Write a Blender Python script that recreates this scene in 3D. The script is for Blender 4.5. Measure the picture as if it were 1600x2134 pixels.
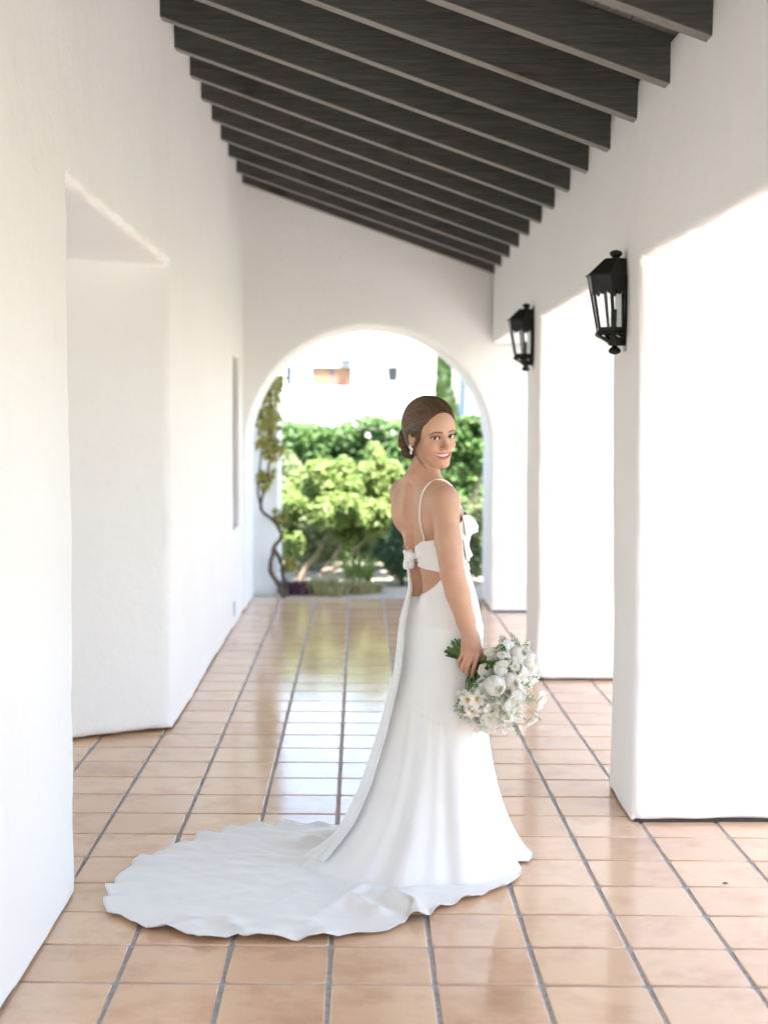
import bpy, math, random
import numpy as np
from mathutils import Matrix, Vector

for o in list(bpy.data.objects):
    bpy.data.objects.remove(o, do_unlink=True)
SC = bpy.context.scene
COL = SC.collection
RNG = np.random.default_rng(7)
random.seed(7)

# ------------------------------------------------------------------ camera
FPX = 3037.0                      # focal length in pixels of a 1600 x 2134 frame
TH = math.atan(195 / FPX)
PS = math.atan(53 / FPX * math.cos(TH))
ROLL = math.radians(0.3)
F_ = np.array([math.sin(PS) * math.cos(TH), math.cos(PS) * math.cos(TH), -math.sin(TH)])
R_ = np.array([math.cos(PS), -math.sin(PS), 0.0])
U_ = np.cross(R_, F_)
R2 = R_ * math.cos(ROLL) + U_ * math.sin(ROLL)
U2 = -R_ * math.sin(ROLL) + U_ * math.cos(ROLL)
cam_d = bpy.data.cameras.new('camera')
cam_d.sensor_fit = 'VERTICAL'
cam_d.sensor_height = 36.0
cam_d.sensor_width = 36.0 * 1600 / 2134
cam_d.lens = 36.0 * FPX / 2134
cam_d.clip_start = 0.05
cam_d.clip_end = 2000
cam_d.dof.use_dof = True
cam_d.dof.focus_distance = 5.3
cam_d.dof.aperture_fstop = 2.1
cam = bpy.data.objects.new('camera', cam_d)
cam.matrix_world = Matrix(((R2[0], U2[0], -F_[0], 0.0), (R2[1], U2[1], -F_[1], 0.0), (R2[2], U2[2], -F_[2], 1.66), (0, 0, 0, 1)))
COL.objects.link(cam)
SC.camera = cam

# ------------------------------------------------------------------ sky, sun, exposure
SUN_EL = math.radians(64)
SUN_DIR = np.array([0.35, -0.937])            # horizontal direction towards the sun: behind the camera, to the right
world = bpy.data.worlds.new('World')
SC.world = world
world.use_nodes = True
wn = world.node_tree
for n in list(wn.nodes):
    wn.nodes.remove(n)
sky = wn.nodes.new('ShaderNodeTexSky')
sky.sky_type = 'NISHITA'
sky.sun_disc = False
sky.sun_elevation = SUN_EL
sky.sun_rotation = math.atan2(SUN_DIR[0], SUN_DIR[1])
sky.altitude = 20
sky.air_density = 1.0
sky.dust_density = 1.5
sky.ozone_density = 0.8
bg = wn.nodes.new('ShaderNodeBackground')
bg.inputs['Strength'].default_value = 0.15
wo = wn.nodes.new('ShaderNodeOutputWorld')
wn.links.new(sky.outputs[0], bg.inputs[0])
wn.links.new(bg.outputs[0], wo.inputs[0])
sun_d = bpy.data.lights.new('sun', 'SUN')
sun_d.energy = 4.8
sun_d.angle = math.radians(0.53)
sun_d.color = (1.0, 0.955, 0.89)
sun = bpy.data.objects.new('sun', sun_d)
sv = Vector((SUN_DIR[0] * math.cos(SUN_EL), SUN_DIR[1] * math.cos(SUN_EL), math.sin(SUN_EL)))
sun.rotation_euler = sv.to_track_quat('Z', 'Y').to_euler()
sun.location = (0, 0, 12)
COL.objects.link(sun)
vs = SC.view_settings
vs.view_transform = 'Standard'
vs.look = 'None'
vs.gamma = 1.0
vs.use_curve_mapping = False
vs.exposure = 2.46
SC.display_settings.display_device = 'sRGB'
cy = SC.cycles
cy.use_denoising = True
cy.use_adaptive_sampling = True
cy.adaptive_threshold = 0.02
try:
    cy.denoiser = 'OPENIMAGEDENOISE'
    cy.denoising_input_passes = 'RGB_ALBEDO_NORMAL'
except Exception:
    pass
cy.max_bounces = 10
cy.diffuse_bounces = 6
cy.glossy_bounces = 4
cy.transmission_bounces = 6
cy.transparent_max_bounces = 10
cy.sample_clamp_indirect = 8.0
cy.caustics_reflective = False
cy.caustics_refractive = False

# ------------------------------------------------------------------ helpers: objects
def mesh_obj(name, verts, faces, mat=None, parent=None, smooth=False, attrs=None):
    me = bpy.data.meshes.new(name)
    if isinstance(faces, np.ndarray):
        nv, nf, k = len(verts), len(faces), faces.shape[1]
        me.vertices.add(nv)
        me.vertices.foreach_set('co', np.asarray(verts, np.float32).ravel())
        me.loops.add(nf * k)
        me.loops.foreach_set('vertex_index', faces.astype(np.int32).ravel())
        me.polygons.add(nf)
        me.polygons.foreach_set('loop_start', np.arange(0, nf * k, k, dtype=np.int32))
        me.update(calc_edges=True)
    else:
        me.from_pydata([tuple(map(float, v)) for v in verts], [], [tuple(map(int, q)) for q in faces])
        me.update()
    if smooth:
        me.polygons.foreach_set('use_smooth', np.ones(len(me.polygons), bool))
    if attrs:
        for an, (kind, val) in attrs.items():
            a = me.attributes.new(an, kind, 'POINT')
            if kind == 'FLOAT_COLOR':
                c = np.ones((len(verts), 4), np.float32); c[:, :3] = val
                a.data.foreach_set('color', c.ravel())
            elif kind == 'FLOAT_VECTOR':
                a.data.foreach_set('vector', np.asarray(val, np.float32).ravel())
            else:
                a.data.foreach_set('value', np.asarray(val, np.float32).ravel())
    if mat is not None:
        me.materials.append(mat)
    me.validate()
    o = bpy.data.objects.new(name, me)
    COL.objects.link(o)
    if parent is not None:
        o.parent = parent
    return o

def share(name, me, parent=None, loc=(0, 0, 0), rot=(0, 0, 0), scale=(1, 1, 1)):
    o = bpy.data.objects.new(name, me)
    COL.objects.link(o)
    o.location = loc; o.rotation_euler = rot; o.scale = scale
    if parent is not None:
        o.parent = parent
    return o

def empty(name, loc=(0, 0, 0), rz=0.0):
    o = bpy.data.objects.new(name, None)
    o.empty_display_size = 0.1
    o.location = loc; o.rotation_euler = (0, 0, rz)
    COL.objects.link(o)
    return o

def tag(o, label=None, cat=None, group=None, kind=None):
    if label: o['label'] = label
    if cat: o['category'] = cat
    if group: o['group'] = group
    if kind: o['kind'] = kind
    return o

class MB:
    """collects simple shapes into one mesh"""
    def __init__(self):
        self.v = []; self.f = []
    def add(self, vs, fs):
        b = len(self.v)
        self.v += [tuple(map(float, v)) for v in vs]
        self.f += [tuple(b + int(i) for i in q) for q in fs]
        return self
    def box(self, lo, hi):
        x0, y0, z0 = lo; x1, y1, z1 = hi
        return self.add([(x0, y0, z0), (x1, y0, z0), (x1, y1, z0), (x0, y1, z0), (x0, y0, z1), (x1, y0, z1), (x1, y1, z1), (x0, y1, z1)],
                        [(0, 3, 2, 1), (4, 5, 6, 7), (0, 1, 5, 4), (1, 2, 6, 5), (2, 3, 7, 6), (3, 0, 4, 7)])
    def tube(self, pts, rad, n=8, cap=True):
        pts = [np.asarray(p, float) for p in pts]
        rad = [rad] * len(pts) if np.isscalar(rad) else list(rad)
        up = None; rings = []
        for i, p in enumerate(pts):
            t = pts[min(i + 1, len(pts) - 1)] - pts[max(i - 1, 0)]
            t = t / (np.linalg.norm(t) + 1e-12)
            if up is None:
                a = np.array([0, 0, 1.0]) if abs(t[2]) < 0.9 else np.array([1.0, 0, 0])
                up = np.cross(t, a); up /= np.linalg.norm(up)
            else:
                up = up - t * (up @ t); up /= (np.linalg.norm(up) + 1e-12)
            s = np.cross(t, up)
            rings.append([p + rad[i] * (math.cos(2 * math.pi * k / n) * up + math.sin(2 * math.pi * k / n) * s) for k in range(n)])
        vs = [v for r in rings for v in r]; fs = []
        for i in range(len(pts) - 1):
            for k in range(n):
                fs.append((i * n + k, i * n + (k + 1) % n, (i + 1) * n + (k + 1) % n, (i + 1) * n + k))
        if cap:
            fs.append(tuple(range(n))[::-1]); fs.append(tuple((len(pts) - 1) * n + k for k in range(n)))
        return self.add(vs, fs)
    def lathe(self, prof, c=(0, 0, 0), n=16, ang0=0.0):
        vs = []; fs = []
        for (r, z) in prof:
            for k in range(n):
                a = ang0 + 2 * math.pi * k / n
                vs.append((c[0] + r * math.cos(a), c[1] + r * math.sin(a), c[2] + z))
        for i in range(len(prof) - 1):
            for k in range(n):
                fs.append((i * n + k, i * n + (k + 1) % n, (i + 1) * n + (k + 1) % n, (i + 1) * n + k))
        fs.append(tuple(range(n))[::-1]); fs.append(tuple((len(prof) - 1) * n + k for k in range(n)))
        return self.add(vs, fs)
    def build(self, name, mat, parent=None, smooth=False):
        return mesh_obj(name, self.v, self.f, mat, parent, smooth)

# ------------------------------------------------------------------ helpers: implicit surfaces (surface nets on a rectilinear grid)
def surfnet(xs, ys, zs, F):
    S = F < 0
    nx, ny, nz = F.shape
    c = np.zeros((nx - 1, ny - 1, nz - 1), np.int8)
    for i in (0, 1):
        for j in (0, 1):
            for k in (0, 1):
                c += S[i:nx - 1 + i, j:ny - 1 + j, k:nz - 1 + k]
    act = (c > 0) & (c < 8)
    idx = np.full(act.shape, -1, np.int32)
    I, J, K = np.nonzero(act)
    n = len(I)
    idx[I, J, K] = np.arange(n)
    acc = np.zeros((n, 3)); cnt = np.zeros(n)
    ax = (xs, ys, zs)
    for a in range(3):
        o1, o2 = [b for b in range(3) if b != a]
        for p in (0, 1):
            for q in (0, 1):
                d0 = [0, 0, 0]; d0[o1] = p; d0[o2] = q
                d1 = list(d0); d1[a] = 1
                f0 = F[I + d0[0], J + d0[1], K + d0[2]]; f1 = F[I + d1[0], J + d1[1], K + d1[2]]
                m = (f0 < 0) != (f1 < 0)
                t = np.where(m, f0 / np.where(m, f0 - f1, 1), 0)
                ijk = (I, J, K)
                for b in range(3):
                    g0 = ax[b][ijk[b] + d0[b]]; g1 = ax[b][ijk[b] + d1[b]]
                    acc[:, b] += np.where(m, g0 + t * (g1 - g0), 0)
                cnt += m
    V = acc / cnt[:, None]
    quads = []
    for a in range(3):
        sl0 = [slice(None)] * 3; sl1 = [slice(None)] * 3
        sl0[a] = slice(0, -1); sl1[a] = slice(1, None)
        S0 = S[tuple(sl0)]; S1 = S[tuple(sl1)]
        ch = S0 != S1
        o1, o2 = (a + 1) % 3, (a + 2) % 3
        E = list(np.nonzero(ch))
        ok = (E[o1] > 0) & (E[o1] < F.shape[o1] - 1) & (E[o2] > 0) & (E[o2] < F.shape[o2] - 1)
        E = [e[ok] for e in E]
        ins = S0[tuple(E)]
        def cell(p, q):
            e = [x.copy() for x in E]; e[o1] = e[o1] - p; e[o2] = e[o2] - q
            return idx[e[0], e[1], e[2]]
        q4 = np.stack([cell(1, 1), cell(0, 1), cell(0, 0), cell(1, 0)], 1)
        q4[~ins] = q4[~ins][:, ::-1]
        quads.append(q4)
    return V, np.concatenate(quads).astype(np.int32)

def smin(a, b, k):
    h = np.clip(0.5 + 0.5 * (b - a) / k, 0, 1)
    return b + (a - b) * h - k * h * (1 - h)

def smax(a, b, k):
    return -smin(-a, -b, k)

class Waves:
    """cheap smooth pseudo noise: a sum of sines"""
    def __init__(self, seed, scale, n=9):
        r = np.random.default_rng(seed)
        d = r.normal(size=(n, 3)); d /= np.linalg.norm(d, axis=1)[:, None]
        self.k = d * (2 * math.pi / scale) * r.uniform(0.6, 1.6, (n, 1))
        self.p = r.uniform(0, 6.28, n)
        self.a = 1 / math.sqrt(n)
    def __call__(self, x, y, z):
        s = 0
        for k, p in zip(self.k, self.p):
            s = s + np.sin(k[0] * x + k[1] * y + k[2] * z + p)
        return s * self.a

def axis(lo, hi, step, edges=(), fine=0.006, half=0.036):
    a = set(np.round(np.arange(lo, hi + step * 0.5, step), 5).tolist())
    for e in edges:
        a = {v for v in a if abs(v - e) > half}
        a |= set(np.round(np.arange(e - half, e + half + 1e-6, fine), 5).tolist())
    a = np.array(sorted(v for v in a if lo - 1e-6 <= v <= hi + 1e-6))
    keep = [a[0]]
    for v in a[1:]:
        if v - keep[-1] > fine * 0.55:
            keep.append(v)
    return np.array(keep)

# ------------------------------------------------------------------ helpers: materials
def new_mat(name):
    m = bpy.data.materials.new(name)
    m.use_nodes = True
    nt = m.node_tree
    b = nt.nodes.get('Principled BSDF')
    return m, nt, b

def nd(nt, typ, **kw):
    n = nt.nodes.new(typ)
    for k, v in kw.items():
        if k.startswith('i_'):
            n.inputs[k[2:].replace('_', ' ')].default_value = v
        else:
            setattr(n, k, v)
    return n

def ramp(nt, src, stops):
    r = nt.nodes.new('ShaderNodeValToRGB')
    el = r.color_ramp.elements
    while len(el) < len(stops):
        el.new(0.5)
    for e, (p, c) in zip(el, stops):
        e.position = p
        e.color = (*c, 1) if len(c) == 3 else c
    nt.links.new(src, r.inputs[0])
    return r

def mixc(nt, fac, a, b, typ='MIX'):
    m = nt.nodes.new('ShaderNodeMix')
    m.data_type = 'RGBA'; m.blend_type = typ
    for sock, v in ((m.inputs[0], fac), (m.inputs[6], a), (m.inputs[7], b)):
        if hasattr(v, 'is_linked') or hasattr(v, 'links'):
            nt.links.new(v, sock)
        elif isinstance(v, (int, float)):
            sock.default_value = v
        else:
            sock.default_value = (*v, 1)
    return m.outputs[2]

def noise(nt, scale, detail=3, rough=0.5, coord='Object', vec=None, mapscale=None):
    n = nd(nt, 'ShaderNodeTexNoise')
    n.inputs['Scale'].default_value = scale
    n.inputs['Detail'].default_value = detail
    n.inputs['Roughness'].default_value = rough
    if vec is None:
        tc = nt.nodes.new('ShaderNodeTexCoord')
        vec = tc.outputs[coord]
    if mapscale:
        mp = nt.nodes.new('ShaderNodeMapping')
        mp.inputs['Scale'].default_value = mapscale
        nt.links.new(vec, mp.inputs[0]); vec = mp.outputs[0]
    nt.links.new(vec, n.inputs['Vector'])
    return n

def bump(nt, b, height, strength, dist):
    bp = nt.nodes.new('ShaderNodeBump')
    bp.inputs['Strength'].default_value = strength
    bp.inputs['Distance'].default_value = dist
    nt.links.new(height, bp.inputs['Height'])
    nt.links.new(bp.outputs[0], b.inputs['Normal'])
    return bp

def simple(name, col, rough=0.6, metal=0.0, var=0.0, vscale=8, bumpd=0.0, bscale=60, spec=0.5):
    m, nt, b = new_mat(name)
    b.inputs['Roughness'].default_value = rough
    b.inputs['Metallic'].default_value = metal
    b.inputs['Specular IOR Level'].default_value = spec
    if var > 0:
        n = noise(nt, vscale, 4, 0.6)
        lo = tuple(max(0, c * (1 - var)) for c in col); hi = tuple(min(1, c * (1 + var)) for c in col)
        r = ramp(nt, n.outputs[0], [(0.3, lo), (0.7, hi)])
        nt.links.new(r.outputs[0], b.inputs['Base Color'])
    else:
        b.inputs['Base Color'].default_value = (*col, 1)
    if bumpd > 0:
        n2 = noise(nt, bscale, 5, 0.6)
        bump(nt, b, n2.outputs[0], 1.0, bumpd)
    return m

def plaster_material():
    m, nt, b = new_mat('white_plaster')
    b.inputs['Roughness'].default_value = 0.78
    b.inputs['Specular IOR Level'].default_value = 0.25
    n1 = noise(nt, 0.9, 4, 0.6)
    r1 = ramp(nt, n1.outputs[0], [(0.3, (0.875, 0.872, 0.86)), (0.7, (0.905, 0.903, 0.893))])
    n2 = noise(nt, 11, 6, 0.7)
    r2 = ramp(nt, n2.outputs[0], [(0.22, (0.95, 0.945, 0.93)), (0.40, (1, 1, 1))])
    c = mixc(nt, 1.0, r1.outputs[0], r2.outputs[0], 'MULTIPLY')
    # scuffs and dust marks
    n3 = noise(nt, 7, 3, 0.5, mapscale=(1, 1, 0.35))
    r3 = ramp(nt, n3.outputs[0], [(0.70, (1, 1, 1)), (0.80, (0.93, 0.92, 0.91))])
    c = mixc(nt, 1.0, c, r3.outputs[0], 'MULTIPLY')
    nt.links.new(c, b.inputs['Base Color'])
    nb = noise(nt, 26, 8, 0.62)
    nb2 = noise(nt, 5, 4, 0.5)
    ad = nd(nt, 'ShaderNodeMath', operation='MULTIPLY_ADD')
    nt.links.new(nb.outputs[0], ad.inputs[0]); ad.inputs[1].default_value = 0.35
    nt.links.new(nb2.outputs[0], ad.inputs[2])
    bump(nt, b, ad.outputs[0], 0.55, 0.012)
    return m

def tile_material(name, use_island):
    m, nt, b = new_mat(name)
    if use_island:
        g = nd(nt, 'ShaderNodeNewGeometry'); rnd = g.outputs['Random Per Island']
    else:
        g = nd(nt, 'ShaderNodeObjectInfo'); rnd = g.outputs['Random']
    tc = nd(nt, 'ShaderNodeTexCoord')
    off = nd(nt, 'ShaderNodeVectorMath', operation='SCALE')
    cb = nd(nt, 'ShaderNodeCombineXYZ')
    for i in range(3): nt.links.new(rnd, cb.inputs[i])
    nt.links.new(cb.outputs[0], off.inputs[0]); off.inputs['Scale'].default_value = 37.0
    ad = nd(nt, 'ShaderNodeVectorMath', operation='ADD')
    nt.links.new(tc.outputs['Object'], ad.inputs[0]); nt.links.new(off.outputs[0], ad.inputs[1])
    base = ramp(nt, rnd, [(0.0, (0.66, 0.42, 0.265)), (0.35, (0.74, 0.49, 0.315)), (0.7, (0.77, 0.525, 0.345)), (1.0, (0.70, 0.45, 0.29))])
    n1 = noise(nt, 5.0, 4, 0.6, vec=ad.outputs[0])
    r1 = ramp(nt, n1.outputs[0], [(0.28, (0.84, 0.76, 0.72)), (0.52, (1, 1, 1)), (0.75, (1.0, 1.0, 0.96))])
    c = mixc(nt, 1.0, base.outputs[0], r1.outputs[0], 'MULTIPLY')
    n2 = noise(nt, 190, 3, 0.6, vec=ad.outputs[0])
    r2 = ramp(nt, n2.outputs[0], [(0.25, (0.80, 0.76, 0.74)), (0.42, (1, 1, 1))])
    c = mixc(nt, 0.7, c, r2.outputs[0], 'MULTIPLY')
    nt.links.new(c, b.inputs['Base Color'])
    n3 = noise(nt, 9, 4, 0.6, vec=ad.outputs[0])
    mr = nd(nt, 'ShaderNodeMapRange')
    nt.links.new(n3.outputs[0], mr.inputs[0])
    mr.inputs[1].default_value = 0.3; mr.inputs[2].default_value = 0.75
    mr.inputs[3].default_value = 0.07; mr.inputs[4].default_value = 0.19
    nt.links.new(mr.outputs[0], b.inputs['Roughness'])
    b.inputs['IOR'].default_value = 1.66
    nb = noise(nt, 14, 5, 0.6, vec=ad.outputs[0])
    bump(nt, b, nb.outputs[0], 0.35, 0.0016)
    return m

def wood_material(name, c0, c1, axis_scale=(22, 1.1, 22), rough=0.62):
    m, nt, b = new_mat(name)
    oi = nd(nt, 'ShaderNodeObjectInfo')
    tc = nd(nt, 'ShaderNodeTexCoord')
    cb = nd(nt, 'ShaderNodeCombineXYZ')
    ml = nd(nt, 'ShaderNodeMath', operation='MULTIPLY'); nt.links.new(oi.outputs['Random'], ml.inputs[0]); ml.inputs[1].default_value = 53.0
    for i in range(3): nt.links.new(ml.outputs[0], cb.inputs[i])
    ad = nd(nt, 'ShaderNodeVectorMath', operation='ADD')
    nt.links.new(tc.outputs['Object'], ad.inputs[0]); nt.links.new(cb.outputs[0], ad.inputs[1])
    n1 = noise(nt, 3.0, 5, 0.65, vec=ad.outputs[0], mapscale=axis_scale)
    n1.inputs['Distortion'].default_value = 0.8
    r1 = ramp(nt, n1.outputs[0], [(0.3, c0), (0.7, c1)])
    n2 = noise(nt, 2.2, 2, 0.5, vec=ad.outputs[0])
    r2 = ramp(nt, n2.outputs[0], [(0.60, (1, 1, 1)), (0.74, (0.62, 0.50, 0.42))])
    c = mixc(nt, 1.0, r1.outputs[0], r2.outputs[0], 'MULTIPLY')
    nt.links.new(c, b.inputs['Base Color'])
    b.inputs['Roughness'].default_value = rough
    bump(nt, b, n1.outputs[0], 0.6, 0.004)
    return m

M = {}
M['plaster'] = plaster_material()
M['tile'] = tile_material('terracotta_tile', False)
M['tile_far'] = tile_material('terracotta_tile_field', True)
M['grout'] = simple('grey_grout', (0.36, 0.375, 0.39), 0.85, var=0.25, vscale=40, bumpd=0.002, bscale=160)
M['rafter'] = wood_material('charcoal_stained_wood', (0.033, 0.033, 0.030), (0.085, 0.085, 0.078), (1.4, 26, 26))
M['plank'] = wood_material('grey_stained_board', (0.17, 0.158, 0.145), (0.28, 0.262, 0.24), (26, 1.4, 26))
M['rafter_edge'] = wood_material('pale_grey_wood', (0.17, 0.167, 0.155), (0.29, 0.283, 0.265), (1.4, 26, 26))
M['caulk'] = simple('dark_joint', (0.05, 0.047, 0.043), 0.9)
M['roofing'] = simple('clay_roofing', (0.42, 0.20, 0.13), 0.8, var=0.2)
# ================================================================== the setting
XL, XR = -0.985, 1.13           # faces of the two long walls
YE = 12.47                      # face of the end wall
Y0 = -3.0                       # where the loggia begins, behind the camera
ZBL, ZBR = 3.625, 2.885         # underside of the rafters at the two walls
SLOPE = (ZBL - ZBR) / (XR - XL)
RAF_H, RAF_W = 0.172, 0.088
def under(x):                   # underside of the rafters
    return ZBL - (x - XL) * SLOPE
def deck(x):                    # underside of the boards
    return under(x) + RAF_H

# ---- ground sheets
tag(mesh_obj('ground', [(-300, -300, -0.06), (300, -300, -0.06), (300, 300, -0.06), (-300, 300, -0.06)], [(0, 1, 2, 3)],
             simple('dry_ground', (0.30, 0.26, 0.20), 0.95, var=0.25, vscale=0.7, bumpd=0.02, bscale=9)), kind='structure')
tag(mesh_obj('patio', [(2.44, -3.99, -0.03), (16, -3.99, -0.03), (16, 13.3, -0.03), (2.44, 13.3, -0.03), (-14, -16, -0.03), (16, -16, -0.03), (-14, -3.99, -0.03), (-1.99, -3.99, -0.03), (-1.99, 13.3, -0.03), (-14, 13.3, -0.03)], [(0, 1, 2, 3), (4, 5, 1, 0, 7, 6)],
             simple('pale_paving', (0.49, 0.488, 0.485), 0.85, var=0.12, vscale=3)), kind='structure')

tag(mesh_obj('bounce_ground', [(-14, -3.99, -0.03), (-1.99, -3.99, -0.03), (-1.99, 13.3, -0.03), (-14, 13.3, -0.03)], [(0, 1, 2, 3)],
             simple('bounce_paving', (0.20, 0.195, 0.185), 0.85, var=0.15, vscale=3)), kind='structure')  # unseen ground, its grey set for the light it bounces through the doorway
tag(mesh_obj('lawn', [(4.6, -14, -0.02), (40, -14, -0.02), (40, 13.0, -0.02), (4.6, 13.0, -0.02)], [(0, 1, 2, 3)],
             simple('mown_lawn', (0.115, 0.135, 0.07), 0.9, var=0.35, vscale=5, bumpd=0.02, bscale=50)), kind='structure')

# ---- tiled floor: a grout bed and one object for every tile in view
floor = empty('floor')
tag(floor, kind='structure')
gb = MB().box((-2.0, Y0 - 1, -0.08), (2.45, 13.36, -0.0055))
gb.build('grout_bed', M['grout'], floor)
TX, TY, GR = 0.3127, 0.3065, 0.0140
SH = -0.0226
def tile_mesh():
    hx, hy = (TX - GR) / 2, (TY - GR) / 2
    lv = [(0.0, -0.012), (0.0, -0.0022), (0.0016, -0.0007), (0.0052, 0.0)]
    vs = []; fs = []
    rc = 0.010
    for ins, z in lv:
        for sx, sy in ((-1, -1), (1, -1), (1, 1), (-1, 1)):
            ax, ay = hx - ins, hy - ins
            c1 = (sx * ax, sy * (ay - rc)); c2 = (sx * (ax - rc), sy * ay)
            pr = (c1, c2) if sx * sy > 0 else (c2, c1)
            if (sx, sy) == (-1, -1): pr = (c1, c2)
            if (sx, sy) == (1, -1): pr = (c2, c1)
            if (sx, sy) == (1, 1): pr = (c1, c2)
            if (sx, sy) == (-1, 1): pr = (c2, c1)
            for c in pr:
                vs.append((c[0], c[1] + SH * c[0], z))
    n = 8
    for i in range(len(lv) - 1):
        for k in range(n):
            fs.append((i * n + k, i * n + (k + 1) % n, (i + 1) * n + (k + 1) % n, (i + 1) * n + k))
    fs.append(tuple((len(lv) - 1) * n + k for k in range(n)))
    return vs, fs
tv, tf = tile_mesh()
t_me = mesh_obj('tile_pattern', tv, tf, M['tile']).data
bpy.data.objects.remove(bpy.data.objects['tile_pattern'], do_unlink=True)
t_me.polygons.foreach_set('use_smooth', np.array([len(p.vertices) == 4 for p in t_me.polygons]))
X_LINE, Y_LINE = 0.856, 4.189
def in_wall(x, y):
    if y > YE: return not (-1.15 < x < 1.3)
    if x < XL - 0.17:
        return not (5.04 - 0.16 < y < 7.66 + 0.1)
    if x > XR + 0.17:
        for a, b in ((5.90, 6.49), (9.175, 9.85)):
            if a + 0.16 < y < b - 0.16: return True
    return False
near = []; far_v = []; far_f = []
for i in range(-9, 5):
    for j in range(-37, 31):
        x = X_LINE + (i + 0.5) * TX
        y = Y_LINE + (j + 0.5) * TY + SH * x
        if x < -1.95 or x > 2.35 or y > 13.26 or y < Y0 - 0.6: continue
        if in_wall(x, y): continue
        v = np.array([x, y, 0 - 1.66]); d = v @ F_
        px = 800 + FPX * (v @ R2) / d; py = 1067 - FPX * (v @ U2) / d
        vis = d > 0 and -150 < px < 1750 and py < 2240
        if vis and x > XR + 0.2 and y < 5.9 and px > 1690: vis = False
        if vis and x < XL - 0.2 and y < 6.2: vis = False
        if vis and x > XR + 0.5 and y > 6.4: vis = False
        rz = random.gauss(0, 0.0022); tx = random.gauss(0, 0.0011); ty = random.gauss(0, 0.0011); dz = random.gauss(0, 0.0003)
        if vis and len(near) < 300:
            near.append((y, x, rz, tx, ty, dz))
        else:
            b = len(far_v)
            far_v += [(a + x, c + y, e) for a, c, e in tv]; far_f += [tuple(b + q for q in p) for p in tf]
for (y, x, rz, tx, ty, dz) in near:
    share('tile', t_me, floor, (x, y, dz), (tx, ty, rz))
if far_v:
    tag(mesh_obj('tile_field', far_v, far_f, M['tile_far'], floor), kind='stuff')

# ---- walls
W1 = Waves(1, 1.3); W2 = Waves(2, 0.35); W3 = Waves(3, 0.09); W4 = Waves(4, 0.035)
def rough_wall(x, y, z, edge):
    # broad waviness everywhere, trowel lumps strongest on the arrises
    w = 0.0035 * W1(x, y, z) + 0.0014 * W2(x, y, z)
    return w + edge * (0.0030 * W3(x, y, z) + 0.0016 * W4(x, y, z))
def sd_box2(a, b, a0, a1, b0, b1):
    qa = np.abs(a - (a0 + a1) / 2) - (a1 - a0) / 2; qb = np.abs(b - (b0 + b1) / 2) - (b1 - b0) / 2
    return np.maximum(qa, qb)
def grid3(xs, ys, zs):
    return xs[:, None, None], ys[None, :, None], zs[None, None, :]
def wall_obj(name, xs, ys, zs, F):
    V, Q = surfnet(xs, ys, zs, F)
    return mesh_obj(name, V, Q, M['plaster'], None, True)

RAD = 0.028
# long inner wall on the left with a deep doorway and a small window recess
XW = -2.05
xs = axis(XW - 0.06, XL + 0.06, 0.07, (XL,), 0.006, 0.05)
ys = axis(Y0 - 0.06, YE + 0.36, 0.07, (4.96, 5.04, 11.42, 12.10), 0.007, 0.05)
extra = np.arange(7.25, 7.80, 0.011)
ys = np.array(sorted(set(np.round([v for v in ys if not 7.25 <= v <= 7.80] + extra.tolist(), 5))))
zs = axis(-0.05, 4.15, 0.07, (0.012, 2.455, 0.765, 2.15), 0.006, 0.04)
x, y, z = grid3(xs, ys, zs)
body = np.maximum(np.maximum(x - XL, XW - x), np.maximum(y - (YE + 0.3), Y0 - y))
body = np.maximum(body, 0.010 - z)
body = np.maximum(body, (z - deck(x) + 0.004) * 0.92)
ctr = -0.0
jamb = (y - (7.655 + (x - XL) * 0.53 - 0.012 * np.clip(z - 0.0, 0, 3))) * 0.885
door = smax(np.maximum(5.035 - 0.012 * z - y, jamb), z - 2.455, 0.02)
win = smax(smax(11.42 - y, y - 12.10, 0.015), smax(0.765 - z, z - 2.15, 0.015), 0.015)
win = np.maximum(win, (XL - 0.26) - x)
d = smax(smax(body, -door, RAD * 1.5), -win, RAD)
edge = np.clip(1 - np.abs(np.abs(body) - np.abs(door)) / 0.05, 0, 1)
d = d + rough_wall(x, y, z, edge)
left_wall = wall_obj('plaster_wall', xs, ys, zs, d.astype(np.float32))
tag(left_wall, 'long white plaster wall on the left with a deep doorway and narrow window recess', 'wall')
cover = MB()
cover.box((0, -0.035, -0.058), (0.006, 0.035, 0.058))
cover.box((0.006, -0.018, 0.008), (0.0085, 0.018, 0.036))
cover.box((0.006, -0.018, -0.036), (0.0085, 0.018, -0.008))
cv = cover.build('outlet_cover', simple('grey_plastic', (0.50, 0.49, 0.47), 0.5), left_wall)
cv.location = (XL + 0.003, 11.48, 0.15)
wf = MB()
wx = XL - 0.235
for lo, hi in (((wx, 11.40, 0.75), (wx + 0.035, 11.44, 2.17)), ((wx, 12.08, 0.75), (wx + 0.035, 12.12, 2.17)), ((wx, 11.44, 0.75), (wx + 0.035, 12.08, 0.79)), ((wx, 11.44, 2.13), (wx + 0.035, 12.08, 2.17)), ((wx + 0.004, 11.745, 0.79), (wx + 0.031, 11.775, 2.13))):
    wf.box(lo, hi)
wfo = wf.build('window_frame', simple('taupe_paint', (0.42, 0.38, 0.35), 0.6), left_wall)
pm, pnt, pb = new_mat('dim_window_glass')
pb.inputs['Base Color'].default_value = (0.10, 0.105, 0.11, 1); pb.inputs['Roughness'].default_value = 0.06
for a, b in ((11.44, 11.745), (11.775, 12.08)):
    MB().box((wx + 0.012, a, 0.79), (wx + 0.018, b, 2.13)).build('pane', pm, wfo)

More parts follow.
